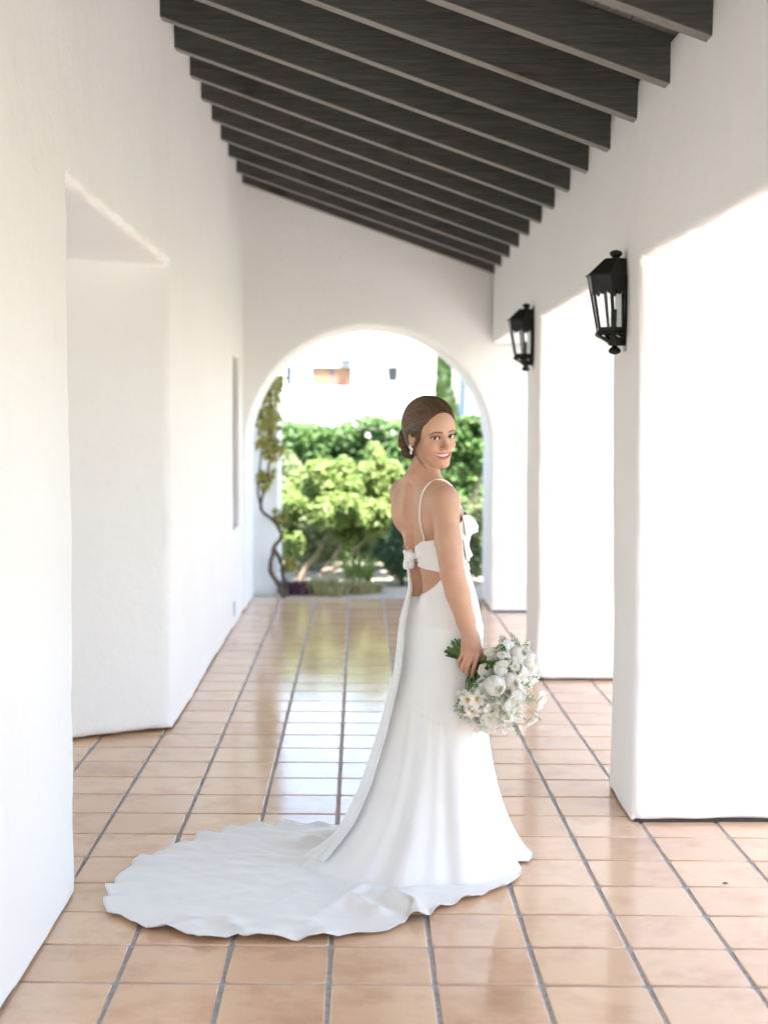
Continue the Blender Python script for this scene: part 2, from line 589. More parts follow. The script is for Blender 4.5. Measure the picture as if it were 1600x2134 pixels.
# outer arcade on the right: piers and lintel in one wall
XO = 2.15
piers = [(5.90, 6.49), (9.175, 9.85)]
opens = [(6.49, 9.175), (9.85, 13.0)]
yy = 5.90
while yy > Y0 + 0.3:
    a = yy - 2.68
    opens.append((a, yy)); yy = a - 0.60
edges = sorted({round(v, 4) for p in opens for v in p if v < 12.9})
xs = axis(XR - 0.06, XO + 0.06, 0.07, (XR,), 0.006, 0.05)
ys = axis(Y0 - 0.06, YE + 0.06, 0.08, edges, 0.0065, 0.05)
zs = axis(-0.05, 3.30, 0.07, (0.012, 2.303), 0.006, 0.045)
x, y, z = grid3(xs, ys, zs)
lean = 0.006 * np.sin(z * 1.9 + 0.6) + 0.0
body = np.maximum(np.maximum(XR + lean - x, x - XO), np.maximum(y - (YE + 0.04), Y0 - y))
body = np.maximum(body, 0.010 - z)
body = np.maximum(body, (z - deck(x) + 0.004) * 0.92)
d = body
edge = np.zeros_like(body)
for a, b in opens:
    op = smax(np.maximum(a + 0.004 * np.sin(2.2 * z) - y, y - b - 0.006 * np.sin(1.7 * z + 1)), z - 2.303 - 0.006 * np.sin(1.3 * y), 0.02)
    d = smax(d, -op, RAD)
    edge = np.maximum(edge, np.clip(1 - np.abs(op) / 0.05, 0, 1) * np.clip(1 - np.abs(body) / 0.06, 0, 1))
d = d + rough_wall(x, y, z, edge)
right_wall = wall_obj('arcade_wall', xs, ys, zs, d.astype(np.float32))
tag(right_wall, 'white plaster arcade wall on the right with square piers and wide openings', 'wall')

# end wall with the round arch
AX, AZ, AR = 0.086, 1.392, 1.050
YB = 13.33
xs = axis(-2.4, 3.2, 0.05, (AX - AR, AX + AR), 0.012, 0.10)
ys = axis(YE - 0.06, YB + 0.06, 0.07, (YE, YB), 0.008, 0.05)
zs = axis(-0.05, 4.35, 0.022, (0.012,), 0.008, 0.03)
x, y, z = grid3(xs, ys, zs)
body = np.maximum(np.maximum(-2.34 - x, x - 3.14), np.maximum(YE - y, y - YB))
body = np.maximum(body, 0.010 - z)
body = np.maximum(body, (z - deck(x) + 0.004) * 0.92)
rr = np.sqrt((x - AX) ** 2 + np.maximum(z - AZ, 0) ** 2) - AR
d = smax(body, -(rr + 0 * y), RAD)
edge = np.clip(1 - np.abs(rr) / 0.05, 0, 1)
d = d + 0.7 * rough_wall(x, y, z, edge)
end_wall = wall_obj('arched_wall', xs, ys, zs, d.astype(np.float32))
tag(end_wall, 'white end wall with a round arch opening onto the garden', 'wall')

# dark joints where the plaster meets the tiles
for wl, rects in ((right_wall, [(XR + 0.012, a + 0.012, XO, b - 0.012) for a, b in piers]), (left_wall, [(XW, Y0, XL - 0.012, 5.02), (XW, 7.72, XL - 0.012, YE + 0.2)]),
                  (end_wall, [(AX + AR + 0.012, YE + 0.012, 3.1, YB - 0.012)])):
    for (x0, y0, x1, y1) in rects:
        MB().box((x0, y0, -0.004), (x1, y1, 0.013)).build('floor_joint', M['caulk'], wl)

# ---- timber roof: rafters and boards
roof = empty('timber_roof', (0, 0, 0))
tag(roof, 'sloping roof of dark charcoal timber rafters under grey boards', 'roof')
ra, rb = XL - 0.25, XR + 0.62
r_me = None
PITCH = 0.633
k = 0
while True:
    yf = 12.44 - PITCH * k
    if yf < Y0 + 0.3: break
    if r_me is None:
        n = 14
        vs = []; fs = []
        ch = 0.004
        prof = [(-RAF_W / 2 + ch, 0), (RAF_W / 2 - ch, 0), (RAF_W / 2, ch), (RAF_W / 2, RAF_H), (-RAF_W / 2, RAF_H), (-RAF_W / 2, ch)]
        for i in range(n + 1):
            xx = ra + (rb - ra) * i / n
            for (py_, pz_) in prof:
                vs.append((xx, py_, under(xx) + pz_))
        m6 = len(prof)
        for i in range(n):
            for q in range(m6):
                fs.append((i * m6 + q, i * m6 + (q + 1) % m6, (i + 1) * m6 + (q + 1) % m6, (i + 1) * m6 + q))
        fs.append(tuple(range(m6))); fs.append(tuple(n * m6 + q for q in range(m6))[::-1])
        tmp = mesh_obj('rafter', vs, fs, M['rafter'])
        r_me = tmp.data
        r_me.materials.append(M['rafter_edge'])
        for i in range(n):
            r_me.polygons[i * m6].material_index = 1  # bottom faces take the paler grey wood
        bpy.data.objects.remove(tmp, do_unlink=True)
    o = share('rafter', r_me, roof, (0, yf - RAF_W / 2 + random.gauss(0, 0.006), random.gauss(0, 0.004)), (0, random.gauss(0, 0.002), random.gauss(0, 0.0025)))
    k += 1
cs = math.cos(math.atan(SLOPE)); ang = math.atan(SLOPE)
bw = 0.138
nb = int((rb - ra) / cs / bw) + 1
for i in range(nb):
    u0 = ra + i * bw * cs
    yc = Y0
    segs = []
    yq = Y0 + (i * 0.9) % 2.2
    cuts = [Y0]
    while yq < 12.3:
        cuts.append(yq); yq += 2.53
    cuts.append(12.46)
    for a, b in zip(cuts[:-1], cuts[1:]):
        if b - a < 0.2: continue
        if a > 3.0 or b > 3.0 or True:
            g = 0.0022
            vs = []
            for (du, dz) in ((g, 0.003), (bw - g, 0.003), (bw - g, 0.024), (g, 0.024)):
                xx = u0 + du * cs
                zz = under(u0) + RAF_H + dz - du * math.sin(ang)
                vs.append((xx, zz))
            v8 = [(vx, a + 0.0015, vz) for vx, vz in vs] + [(vx, b - 0.0015, vz) for vx, vz in vs]
            mesh_obj('board', v8, [(0, 1, 2, 3), (7, 6, 5, 4), (0, 4, 5, 1), (1, 5, 6, 2), (2, 6, 7, 3), (3, 7, 4, 0)], M['plank'], roof)
rk = MB()
x0, x1 = -2.3, XO + 0.45
rk.add([(x0, Y0 - 0.3, deck(x0) + 0.03), (x1, Y0 - 0.3, deck(x1) + 0.03), (x1, 13.6, deck(x1) + 0.03), (x0, 13.6, deck(x0) + 0.03),
        (x0, Y0 - 0.3, deck(x0) + 0.10), (x1, Y0 - 0.3, deck(x1) + 0.10), (x1, 13.6, deck(x1) + 0.10), (x0, 13.6, deck(x0) + 0.10)],
       [(0, 3, 2, 1), (4, 5, 6, 7), (0, 1, 5, 4), (1, 2, 6, 5), (2, 3, 7, 6), (3, 0, 4, 7)])
rk.build('roof_covering', M['roofing'], roof)
# unseen slab on posts, added to cut the light through the left doorway
MB().box((-6.8, -1.5, 2.56), (XW - 0.02, 12.2, 2.70)).build('added_shade_slab', M['plaster'], roof)
for yy_ in (3.2, 9.6):
    MB().box((-6.1, yy_, -0.03), (-5.7, yy_ + 0.4, 2.558)).build('added_slab_post', M['plaster'], roof)
# ================================================================== wall lanterns
M['iron'] = simple('black_iron', (0.016, 0.016, 0.015), 0.42, metal=0.35, var=0.35, vscale=30, bumpd=0.0012, bscale=90)
gm, gnt, gbs = new_mat('lantern_glass')
gbs.inputs['Base Color'].default_value = (0.92, 0.96, 0.98, 1)
gbs.inputs['Roughness'].default_value = 0.03
gbs.inputs['Transmission Weight'].default_value = 1.0
gbs.inputs['IOR'].default_value = 1.45
M['lantern_glass'] = gm
M['candle'] = simple('cream_candle_sleeve', (0.80, 0.74, 0.62), 0.5)
def hexring(R, z, wallx=-0.006):
    cx_ = wallx - 0.866 * R
    return [(cx_ + R * math.cos(math.radians(30 + 60 * q)), R * math.sin(math.radians(30 + 60 * q)), z) for q in range(6)]
def hexloft(mb, rings, skip=None, cap0=True, cap1=True):
    vs = [v for r in rings for v in r]; fs = []
    for i in range(len(rings) - 1):
        for q in range(6):
            if skip and (i, q) in skip: continue
            fs.append((i * 6 + q, i * 6 + (q + 1) % 6, (i + 1) * 6 + (q + 1) % 6, (i + 1) * 6 + q))
    if cap0: fs.append(tuple(range(6))[::-1])
    if cap1: fs.append(tuple((len(rings) - 1) * 6 + q for q in range(6)))
    mb.add(vs, fs)
def lerp3(a, b, t): return tuple(a[i] + (b[i] - a[i]) * t for i in range(3))
def make_lantern():
    L = empty('wall_lantern')
    zt = 0.445                       # overall height, origin at the lowest point on the wall face
    z_cup0, z_cup1, z_g1, z_c1 = 0.043, 0.108, 0.334, 0.408
    cap = MB()
    hexloft(cap, [hexring(0.089, z_g1 - 0.002), hexring(0.0935, z_g1 + 0.002), hexring(0.0935, z_g1 + 0.006), hexring(0.088, z_g1 + 0.010), hexring(0.052, z_c1 - 0.002), hexring(0.050, z_c1)])
    cap.build('cap', M['iron'], L)
    def fin(zb, flip):
        pr = [(0.012, 0.0), (0.013, 0.006), (0.020, 0.012), (0.0265, 0.020), (0.0275, 0.026), (0.023, 0.033), (0.012, 0.038), (0.002, 0.040)]
        if flip: pr = [(r, -zz) for r, zz in pr][::-1]
        return MB().lathe(pr, (-0.046, 0, zb), 16)
    fin(z_c1 - 0.002, False).build('finial', M['iron'], L, True)
    fin(z_cup0 + 0.002, True).build('finial', M['iron'], L, True)
    top = hexring(0.087, z_g1); bot = hexring(0.0635, z_cup1)
    for q in range(6):
        a, b = np.array(bot[q]), np.array(top[q])
        MB().tube([a, b], 0.0046, 6).build('post', M['iron'], L)
    for q in range(6):
        q2 = (q + 1) % 6
        A, B, C, D = bot[q], bot[q2], top[q2], top[q]
        if q in (5,):
            bp = MB().add([A, B, C, D, *[(v[0] + 0.003, v[1], v[2]) for v in (A, B, C, D)]], [(0, 1, 2, 3), (7, 6, 5, 4), (0, 4, 5, 1), (1, 5, 6, 2), (2, 6, 7, 3), (3, 7, 4, 0)])
            bp.build('back_panel', M['iron'], L); continue
        # iron border with a scalloped fretwork top, glass behind it
        nrm = np.cross(np.array(B) - A, np.array(D) - np.array(A)); nrm /= np.linalg.norm(nrm)
        def PT(s, t, off):
            p = np.array(lerp3(lerp3(A, B, s), lerp3(D, C, s), t)) + nrm * off
            return tuple(p)
        fr = MB()
        n = 12
        def strip(inner, outer):
            vs = [PT(*p, 0.002) for p in outer] + [PT(*p, 0.002) for p in inner] + [PT(*p, -0.0015) for p in outer] + [PT(*p, -0.0015) for p in inner]
            m_ = len(outer); fs = []
            for i in range(m_ - 1):
                fs.append((i, i + 1, m_ + i + 1, m_ + i))
                fs.append((2 * m_ + i + 1, 2 * m_ + i, 3 * m_ + i, 3 * m_ + i + 1))
                fs.append((m_ + i, m_ + i + 1, 3 * m_ + i + 1, 3 * m_ + i))
            fr.add(vs, fs)
        ts = np.linspace(0, 1, n)
        scal = lambda s: 0.70 + 0.055 * math.cos(2 * math.pi * s) - 0.05 * abs(math.sin(3 * math.pi * s)) + 0.075 * (1 if abs(s - 0.5) > 0.42 else 0) * 0
        strip([(s, scal(s) + 0.05) for s in np.linspace(0.10, 0.90, n)], [(s, 1.0) for s in np.linspace(0.0, 1.0, n)])
        strip([(0.10, 0.05), (0.10, 0.76)], [(0, 0), (0, 1)])
        strip([(0.90, 0.76), (0.90, 0.05)], [(1, 1), (1, 0)])
        strip([(0.91, 0.05), (0.09, 0.05)], [(1, 0), (0, 0)])
        fr.build('fretwork', M['iron'], L)
        g = [PT(0.03, 0.02, -0.004), PT(0.97, 0.02, -0.004), PT(0.97, 0.98, -0.004), PT(0.03, 0.98, -0.004)]
        g2 = [PT(0.03, 0.02, -0.0065), PT(0.97, 0.02, -0.0065), PT(0.97, 0.98, -0.0065), PT(0.03, 0.98, -0.0065)]
        MB().add(g + g2, [(0, 1, 2, 3), (7, 6, 5, 4), (0, 4, 5, 1), (1, 5, 6, 2), (2, 6, 7, 3), (3, 7, 4, 0)]).build('pane', M['lantern_glass'], L)
    cup = MB()
    prof = [(0.036, z_cup0), (0.040, z_cup0 + 0.012), (0.053, z_cup0 + 0.026), (0.066, z_cup0 + 0.038), (0.0695, z_cup0 + 0.047), (0.068, z_cup0 + 0.056), (0.0635, z_cup1 + 0.002)]
    # facets divided so that the punched holes are real gaps
    sub = 5
    rings = []
    for R, z_ in prof:
        hx = hexring(R, z_)
        rg = []
        for q in range(6):
            for s in range(sub):
                rg.append(lerp3(hx[q], hx[(q + 1) % 6], s / sub))
        rings.append(rg)
    nn = 6 * sub
    fs = []
    for i in range(len(rings) - 1):
        for q in range(nn):
            if (i == 3 and q % sub in (1, 3)) or (i == 2 and q % sub == 2): continue
            fs.append((i * nn + q, i * nn + (q + 1) % nn, (i + 1) * nn + (q + 1) % nn, (i + 1) * nn + q))
    fs.append(tuple(range(nn))[::-1])
    cup.add([v for r in rings for v in r], fs)
    cup.build('cup', M['iron'], L)
    for dy in (-0.02, 0.022):
        MB().lathe([(0.009, 0), (0.009, 0.095), (0.004, 0.097)], (-0.052, dy, z_cup1 - 0.01), 12).build('candle_sleeve', M['candle'], L, True)
    MB().box((-0.004, -0.03, 0.02), (0.012, 0.03, 0.43)).build('back_plate', M['iron'], L)
    return L
def copy_tree(o, parent=None):
    c = o.copy(); COL.objects.link(c); c.parent = parent
    for ch in o.children: copy_tree(ch, c)
    return c
lan = make_lantern()
lan.location = (XR - 0.002, 6.20, 1.93)
tag(lan, 'black iron wall lantern with glass panes on the nearest right pier', 'lantern', 'wall lanterns on the arcade')
lan2 = copy_tree(lan)
lan2.location = (XR - 0.002, 9.51, 1.965)
tag(lan2, 'smaller-looking farther black iron lantern on the second right pier', 'lantern', 'wall lanterns on the arcade')

# ================================================================== garden beyond the arch
def leaf_material(name, c0, c1, c2, trans=0.35, rough=0.5):
    m, nt, b = new_mat(name)
    g = nd(nt, 'ShaderNodeNewGeometry')
    r = ramp(nt, g.outputs['Random Per Island'], [(0.0, c0), (0.5, c1), (1.0, c2)])
    nt.links.new(r.outputs[0], b.inputs['Base Color'])
    b.inputs['Roughness'].default_value = rough
    b.inputs['Specular IOR Level'].default_value = 0.4
    tr = nd(nt, 'ShaderNodeBsdfTranslucent')
    nt.links.new(r.outputs[0], tr.inputs[0])
    mx = nd(nt, 'ShaderNodeMixShader'); mx.inputs[0].default_value = trans
    nt.links.new(b.outputs[0], mx.inputs[1]); nt.links.new(tr.outputs[0], mx.inputs[2])
    out = [n for n in nt.nodes if n.type == 'OUTPUT_MATERIAL'][0]
    nt.links.new(mx.outputs[0], out.inputs[0])
    return m
M['leaf_hedge'] = leaf_material('hedge_leaf', (0.06, 0.135, 0.035), (0.105, 0.205, 0.055), (0.19, 0.31, 0.095))
M['leaf_lime'] = leaf_material('lime_leaf', (0.20, 0.30, 0.09), (0.30, 0.41, 0.13), (0.42, 0.51, 0.20), 0.42)
M['leaf_dark'] = leaf_material('rosemary_leaf', (0.075, 0.15, 0.075), (0.12, 0.215, 0.11), (0.18, 0.29, 0.155), 0.2)
M['leaf_vine'] = leaf_material('vine_leaf', (0.26, 0.27, 0.06), (0.40, 0.38, 0.10), (0.52, 0.46, 0.16), 0.45)
M['leaf_pale'] = leaf_material('pale_leaf', (0.18, 0.26, 0.12), (0.28, 0.35, 0.17), (0.38, 0.44, 0.24), 0.4)
M['leaf_plum'] = leaf_material('plum_leaf', (0.10, 0.04, 0.06), (0.18, 0.07, 0.10), (0.30, 0.18, 0.24), 0.3)
M['leaf_straw'] = leaf_material('straw_leaf', (0.30, 0.30, 0.12), (0.40, 0.38, 0.18), (0.48, 0.44, 0.26), 0.3)
M['bark'] = simple('grey_tan_bark', (0.30, 0.24, 0.18), 0.85, var=0.35, vscale=18, bumpd=0.01, bscale=40)
M['bark_dark'] = simple('dark_vine_bark', (0.12, 0.088, 0.066), 0.9, var=0.4, vscale=18, bumpd=0.01, bscale=40)

def leaves(name, P, size, mat, parent, up=0.5, out=None, aspect=0.45, jit=0.35):
    """rhombic leaves folded along the rib, one small face pair each"""
    n = len(P)
    nr = RNG.normal(size=(n, 3)); nr[:, 2] = np.abs(nr[:, 2]) + up
    if out is not None: nr += out
    nr /= np.linalg.norm(nr, axis=1)[:, None]
    d = RNG.normal(size=(n, 3)); d -= nr * (d * nr).sum(1)[:, None]; d /= np.linalg.norm(d, axis=1)[:, None]
    d[:, 2] -= 0.15
    s = np.cross(nr, d)
    L = size * RNG.uniform(1 - jit, 1 + jit, n)[:, None]
    a = P - d * L * 0.5; t = P + d * L * 0.5
    l = P - d * L * 0.05 + s * L * aspect * 0.5 + nr * L * 0.10; r = P - d * L * 0.05 - s * L * aspect * 0.5 + nr * L * 0.10
    V = np.stack([a, r, t, l], 1).reshape(-1, 3)
    i0 = np.arange(n) * 4
    Fq = np.concatenate([np.stack([i0, i0 + 1, i0 + 2], 1), np.stack([i0, i0 + 2, i0 + 3], 1)])
    return mesh_obj(name, V, Fq, mat, parent)

def ball_points(n, c, r, shell=0.55):
    d = RNG.normal(size=(n, 3)); d /= np.linalg.norm(d, axis=1)[:, None]
    rad = shell + (1 - shell) * RNG.random(n) ** 0.7
    return np.array(c) + d * rad[:, None] * np.array(r), d

def bush(name, lobes, size, mat, parent, dens, aspect=0.45, up=0.5, twig=0.55):
    Ps = []; Ds = []
    extra = []
    for (c, r) in lobes:                       # loose shoots that break up the outline
        for _ in range(int(14 * twig)):
            d = RNG.normal(size=3); d[2] = abs(d[2]) * 0.8; d /= np.linalg.norm(d)
            s = RNG.uniform(0.25, 0.50)
            extra.append((tuple(np.array(c) + d * np.array(r) * RNG.uniform(0.75, 1.2)), tuple(np.array(r) * s * np.array([0.8, 0.8, 1.1]))))
    lobes = [(c, tuple(np.array(r) * 0.88)) for c, r in lobes] + extra
    for (c, r) in lobes:
        n = int(26 * dens * (r[0] * r[1] + r[1] * r[2] + r[0] * r[2]) / size ** 2)
        p, d = ball_points(max(n, 8), c, r, 0.35)
        n = len(p)
        w = 0.10 * np.sin(9 * p[:, 0] + 3 * c[0]) * np.sin(8 * p[:, 2]) + RNG.normal(0, 0.04, n)
        p = p + d * w[:, None] * min(r)
        Ps.append(p); Ds.append(d)
    P = np.concatenate(Ps); D = np.concatenate(Ds)
    k = P[:, 2] > 0.01
    return leaves(name, P[k], size, mat, parent, up, D[k] * 0.8, aspect)

garden_soil = mesh_obj('garden_soil', [(-8, 13.34, -0.035), (9, 13.34, -0.035), (9, 21, -0.03), (-8, 21, -0.03)], [(0, 1, 2, 3)],
    simple('pale_gravel', (0.44, 0.39, 0.31), 0.95, var=0.3, vscale=35, bumpd=0.012, bscale=60))
tag(garden_soil, kind='structure')

# clipped hedge
hg = empty('hedge', (0, 17.6, 0))
tag(hg, 'tall dense green clipped hedge running across behind the garden bushes', 'hedge')
n = 26000
hx = RNG.uniform(-3.6, 4.2, n); top = 1.60 + 0.05 * np.sin(3.1 * hx) + 0.04 * np.sin(7.7 * hx + 1) + np.where(hx < -0.6, -0.02, 0.0)
side = RNG.random(n)
hz = np.where(side < 0.72, RNG.random(n) ** 0.8 * top, top - RNG.random(n) ** 2 * 0.2)
lump = 0.12 * np.sin(4.3 * hx + 2 * np.sin(3 * hz)) * np.sin(3.9 * hz + 1.3 * hx) + 0.05 * np.sin(11 * hx) * np.sin(10 * hz)
hy = np.where(side < 0.72, -0.55 + lump + RNG.exponential(0.09, n), RNG.uniform(-0.5, 0.7, n))
out = np.stack([0 * hx, np.where(side < 0.72, -0.9, 0), np.where(side < 0.72, 0.1, 0.9)], 1)
leaves('foliage', np.stack([hx, hy, hz + RNG.normal(0, 0.03, n)], 1), 0.088, M['leaf_hedge'], hg, 0.35, out, 0.55)
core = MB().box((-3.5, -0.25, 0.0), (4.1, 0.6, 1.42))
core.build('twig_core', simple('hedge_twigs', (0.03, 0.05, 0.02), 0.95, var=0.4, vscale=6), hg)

# lime green spreading shrub with bare leaning stems
sh = empty('lime_shrub', (-0.22, 15.4, 0))
tag(sh, 'lime green spreading shrub with bare leaning stems in the middle of the arch', 'shrub')
lob = [((-0.16, 0, 1.00), (0.26, 0.30, 0.26)), ((0.38, 0.1, 1.02), (0.24, 0.28, 0.25)), ((-0.55, -0.05, 0.72), (0.24, 0.26, 0.20)), ((-0.02, -0.15, 0.70), (0.36, 0.30, 0.24)), ((0.42, -0.1, 0.62), (0.24, 0.26, 0.22)),
       ((-0.50, -0.1, 0.36), (0.20, 0.22, 0.16)), ((0.12, 0.0, 0.42), (0.20, 0.2, 0.14)), ((0.62, 0.0, 0.80), (0.16, 0.2, 0.16))]
bush('crown', lob, 0.085, M['leaf_lime'], sh, 2.6, 0.36)
stems = MB()
def limb(mb, pts, r0, r1, n=7):
    c = np.array(pts, float); k = len(c)
    if k > 2:
        e = np.vstack([2 * c[0] - c[1], c, 2 * c[-1] - c[-2]]); out_ = []
        for i in range(1, k):
            for t in np.linspace(0, 1, 6, endpoint=False):
                p0, p1, p2, p3 = e[i - 1], e[i], e[i + 1], e[i + 2]
                out_.append(0.5 * (2 * p1 + (p2 - p0) * t + (2 * p0 - 5 * p1 + 4 * p2 - p3) * t * t + (3 * p1 - p0 - 3 * p2 + p3) * t ** 3))
        out_.append(c[-1]); c = np.array(out_)
        c[1:-1] += RNG.normal(0, r1 * 0.25, (len(c) - 2, 3))
    pts = [p for p in c]
    m_ = len(pts)
    mb.tube(pts, [r0 + (r1 - r0) * i / (m_ - 1) for i in range(m_)], n)
limb(stems, [(-0.42, -0.05, -0.04), (-0.30, -0.07, 0.12), (-0.17, -0.10, 0.30), (-0.02, -0.05, 0.50), (0.1, 0, 0.75), (0.3, 0.1, 1.0)], 0.034, 0.012)
limb(stems, [(-0.20, -0.15, -0.04), (-0.06, -0.14, 0.16), (0.04, -0.10, 0.36), (0.08, -0.02, 0.6), (-0.1, 0, 0.95)], 0.030, 0.010)
limb(stems, [(-0.16, -0.18, 0.06), (0.05, -0.2, 0.12), (0.2, -0.15, 0.3), (0.4, -0.1, 0.55)], 0.022, 0.009)
limb(stems, [(-0.42, -0.05, -0.02), (-0.5, -0.1, 0.3), (-0.55, 0, 0.7)], 0.022, 0.009)
stems.build('stem', M['bark'], sh, True)

# dark underplanting behind the lime shrub
ub = empty('low_shrub', (-0.55, 16.3, 0))
tag(ub, 'pale grey-green bush low behind the lime shrub stems', 'shrub')
bush('crown', [((0, 0, 0.35), (0.55, 0.35, 0.38)), ((-0.25, 0, 0.85), (0.4, 0.3, 0.4)), ((0.75, 0, 0.4), (0.5, 0.3, 0.42))], 0.07, M['leaf_pale'], ub, 1.9)
limb(MB(), [(0, 0, 0), (0, 0, 0.1)], 0.02, 0.02)
st = MB(); limb(st, [(0, 0, -0.04), (0.03, 0, 0.3), (-0.1, 0, 0.7)], 0.03, 0.012); st.build('trunk', M['bark_dark'], ub, True)

# dark blue-green needle shrub
rs = empty('rosemary_bush', (0.44, 14.75, 0))
tag(rs, 'blue-green needle bush at the right edge of the gravel behind the woman', 'shrub')
bush('crown', [((0, 0, 0.28), (0.26, 0.24, 0.32)), ((0.06, 0, 0.55), (0.19, 0.2, 0.30)), ((0.22, 0.05, 0.30), (0.24, 0.24, 0.30))], 0.05, M['leaf_dark'], rs, 3.2, 0.20, 0.9)
st = MB(); limb(st, [(0, 0, -0.04), (0.02, 0, 0.2), (0.05, 0, 0.6)], 0.025, 0.008); st.build('trunk', M['bark_dark'], rs, True)

# small loose tree at the right side of the arch
rt = empty('small_tree', (1.22, 15.5, 0))
tag(rt, 'small leafy tree with leaning grey trunk beside the right jamb of the arch', 'tree')
bush('crown', [((-0.18, 0, 1.42), (0.22, 0.3, 0.22)), ((0.10, 0, 1.30), (0.24, 0.3, 0.26)), ((-0.22, 0, 1.06), (0.17, 0.25, 0.16)), ((0.08, 0.1, 1.58), (0.3, 0.3, 0.12))], 0.075, M['leaf_hedge'], rt, 1.5, 0.45)
st = MB()
limb(st, [(-0.22, 0, -0.04), (-0.18, 0, 0.35), (-0.06, 0, 0.7), (0.05, 0, 0.95), (0.15, 0, 1.35)], 0.045, 0.015)
limb(st, [(-0.16, 0, 0.45), (-0.2, 0.05, 0.8), (-0.2, 0, 1.2)], 0.03, 0.01)
st.build('trunk', M['bark'], rt, True)
pl = empty('pale_shrub', (1.12, 14.9, 0))
tag(pl, 'pale grey-green leafy bush low at the right jamb of the arch', 'shrub')
bush('crown', [((0, 0, 0.25), (0.25, 0.2, 0.28)), ((0.05, 0, 0.55), (0.22, 0.2, 0.25))], 0.06, M['leaf_pale'], pl, 2.0)
st = MB(); limb(st, [(0, 0, -0.04), (0.02, 0, 0.5)], 0.02, 0.008); st.build('trunk', M['bark'], pl, True)

# white garden pier carrying the vine
xs = axis(-1.36, -0.69, 0.05, (-1.3, -0.75), 0.012, 0.05); ys = axis(13.95, 14.55, 0.05, (14.0, 14.5), 0.012, 0.04); zs = axis(-0.12, 2.1, 0.06, (2.02,), 0.012, 0.05)
x, y, z = grid3(xs, ys, zs)
d = smax(smax(np.maximum(-1.3 - x, x + 0.765 - 0.03 * (z - 1) * 0), np.maximum(14.0 - y, y - 14.5), 0.03), np.maximum(z - 2.02, -0.1 - z), 0.03) + rough_wall(x, y, z, 0.6)
gp = wall_obj('garden_pier', xs, ys, zs, d.astype(np.float32))
tag(gp, 'white plaster garden pier behind the climbing vine outside the arch', 'pier')
vn = empty('climbing_vine', (-0.86, 13.82, 0))
tag(vn, 'yellow-green climbing vine with dark twisted stem left of the arch exit', 'vine')
vl = [((0.03, 0, 1.95), (0.13, 0.12, 0.20)), ((0.0, 0, 1.62), (0.14, 0.12, 0.22)), ((0.05, 0, 1.36), (0.13, 0.10, 0.15)), ((-0.02, 0, 1.06), (0.07, 0.08, 0.14)), ((0.12, 0, 0.70), (0.06, 0.06, 0.10)), ((0.22, 0, 0.25), (0.07, 0.07, 0.07))]
bush('foliage', vl, 0.06, M['leaf_vine'], vn, 0.42, 0.6, 0.2)
st = MB()
limb(st, [(0.16, -0.1, -0.04), (0.10, -0.1, 0.10), (0.03, -0.08, 0.22), (0.06, -0.06, 0.42), (0.13, -0.04, 0.55), (0.06, -0.04, 0.68), (-0.06, -0.05, 0.80), (-0.04, -0.03, 0.95), (0.0, 0, 1.15), (0.03, 0, 1.5), (0.02, 0, 1.9)], 0.026, 0.008)
limb(st, [(0.06, -0.06, 0.42), (0.12, -0.02, 0.30), (0.15, 0, 0.12), (0.2, 0, -0.04)], 0.022, 0.016)
limb(st, [(-0.06, -0.05, 0.80), (-0.09, -0.03, 1.0), (-0.06, 0, 1.35)], 0.016, 0.008)
st.build('stem', M['bark_dark'], vn, True)

# low plants along the gravel edge
def tuft(name, loc, n, h, mat, label, cat, spread=0.12):
    t = empty(name, loc); tag(t, label, cat)
    V = []; Fq = []
    for i in range(n):
        a = RNG.uniform(0, 6.28); r = spread * RNG.random() ** 0.5 * 0.5
        b = np.array([r * math.cos(a), r * math.sin(a), -0.03]); hh = h * RNG.uniform(0.6, 1.1)
        lean = np.array([math.cos(a), math.sin(a), 0]) * hh * RNG.uniform(0.2, 0.9)
        s = np.array([-math.sin(a), math.cos(a), 0]) * 0.012
        m1 = b + lean * 0.35 + np.array([0, 0, hh * 0.7]); tp = b + lean + np.array([0, 0, hh * 0.95])
        k0 = len(V); V += [b - s, b + s, m1 + s, m1 - s, tp]
        Fq += [(k0, k0 + 1, k0 + 2, k0 + 3), (k0 + 3, k0 + 2, k0 + 4)]
    mesh_obj('blades', V, Fq, mat, t)
    return t
tuft('straw_clump', (-0.30, 14.0, 0), 170, 0.17, M['leaf_straw'], 'pale straw-green grass clump at the gravel edge below the lime shrub', 'plant', 0.5)
tuft('straw_clump', (0.02, 14.15, 0), 150, 0.12, M['leaf_straw'], 'shorter yellowish grass clump right of the straw-green clump', 'plant', 0.45)
tuft('plum_plant', (-0.58, 14.05, 0), 160, 0.13, M['leaf_plum'], 'low plum purple plant on the gravel beside the vine stem', 'plant', 0.4)
tuft('lime_clump', (0.0, 14.6, 0), 120, 0.32, M['leaf_lime'], 'bright lime leafy clump under the leaning stems', 'plant', 0.25)

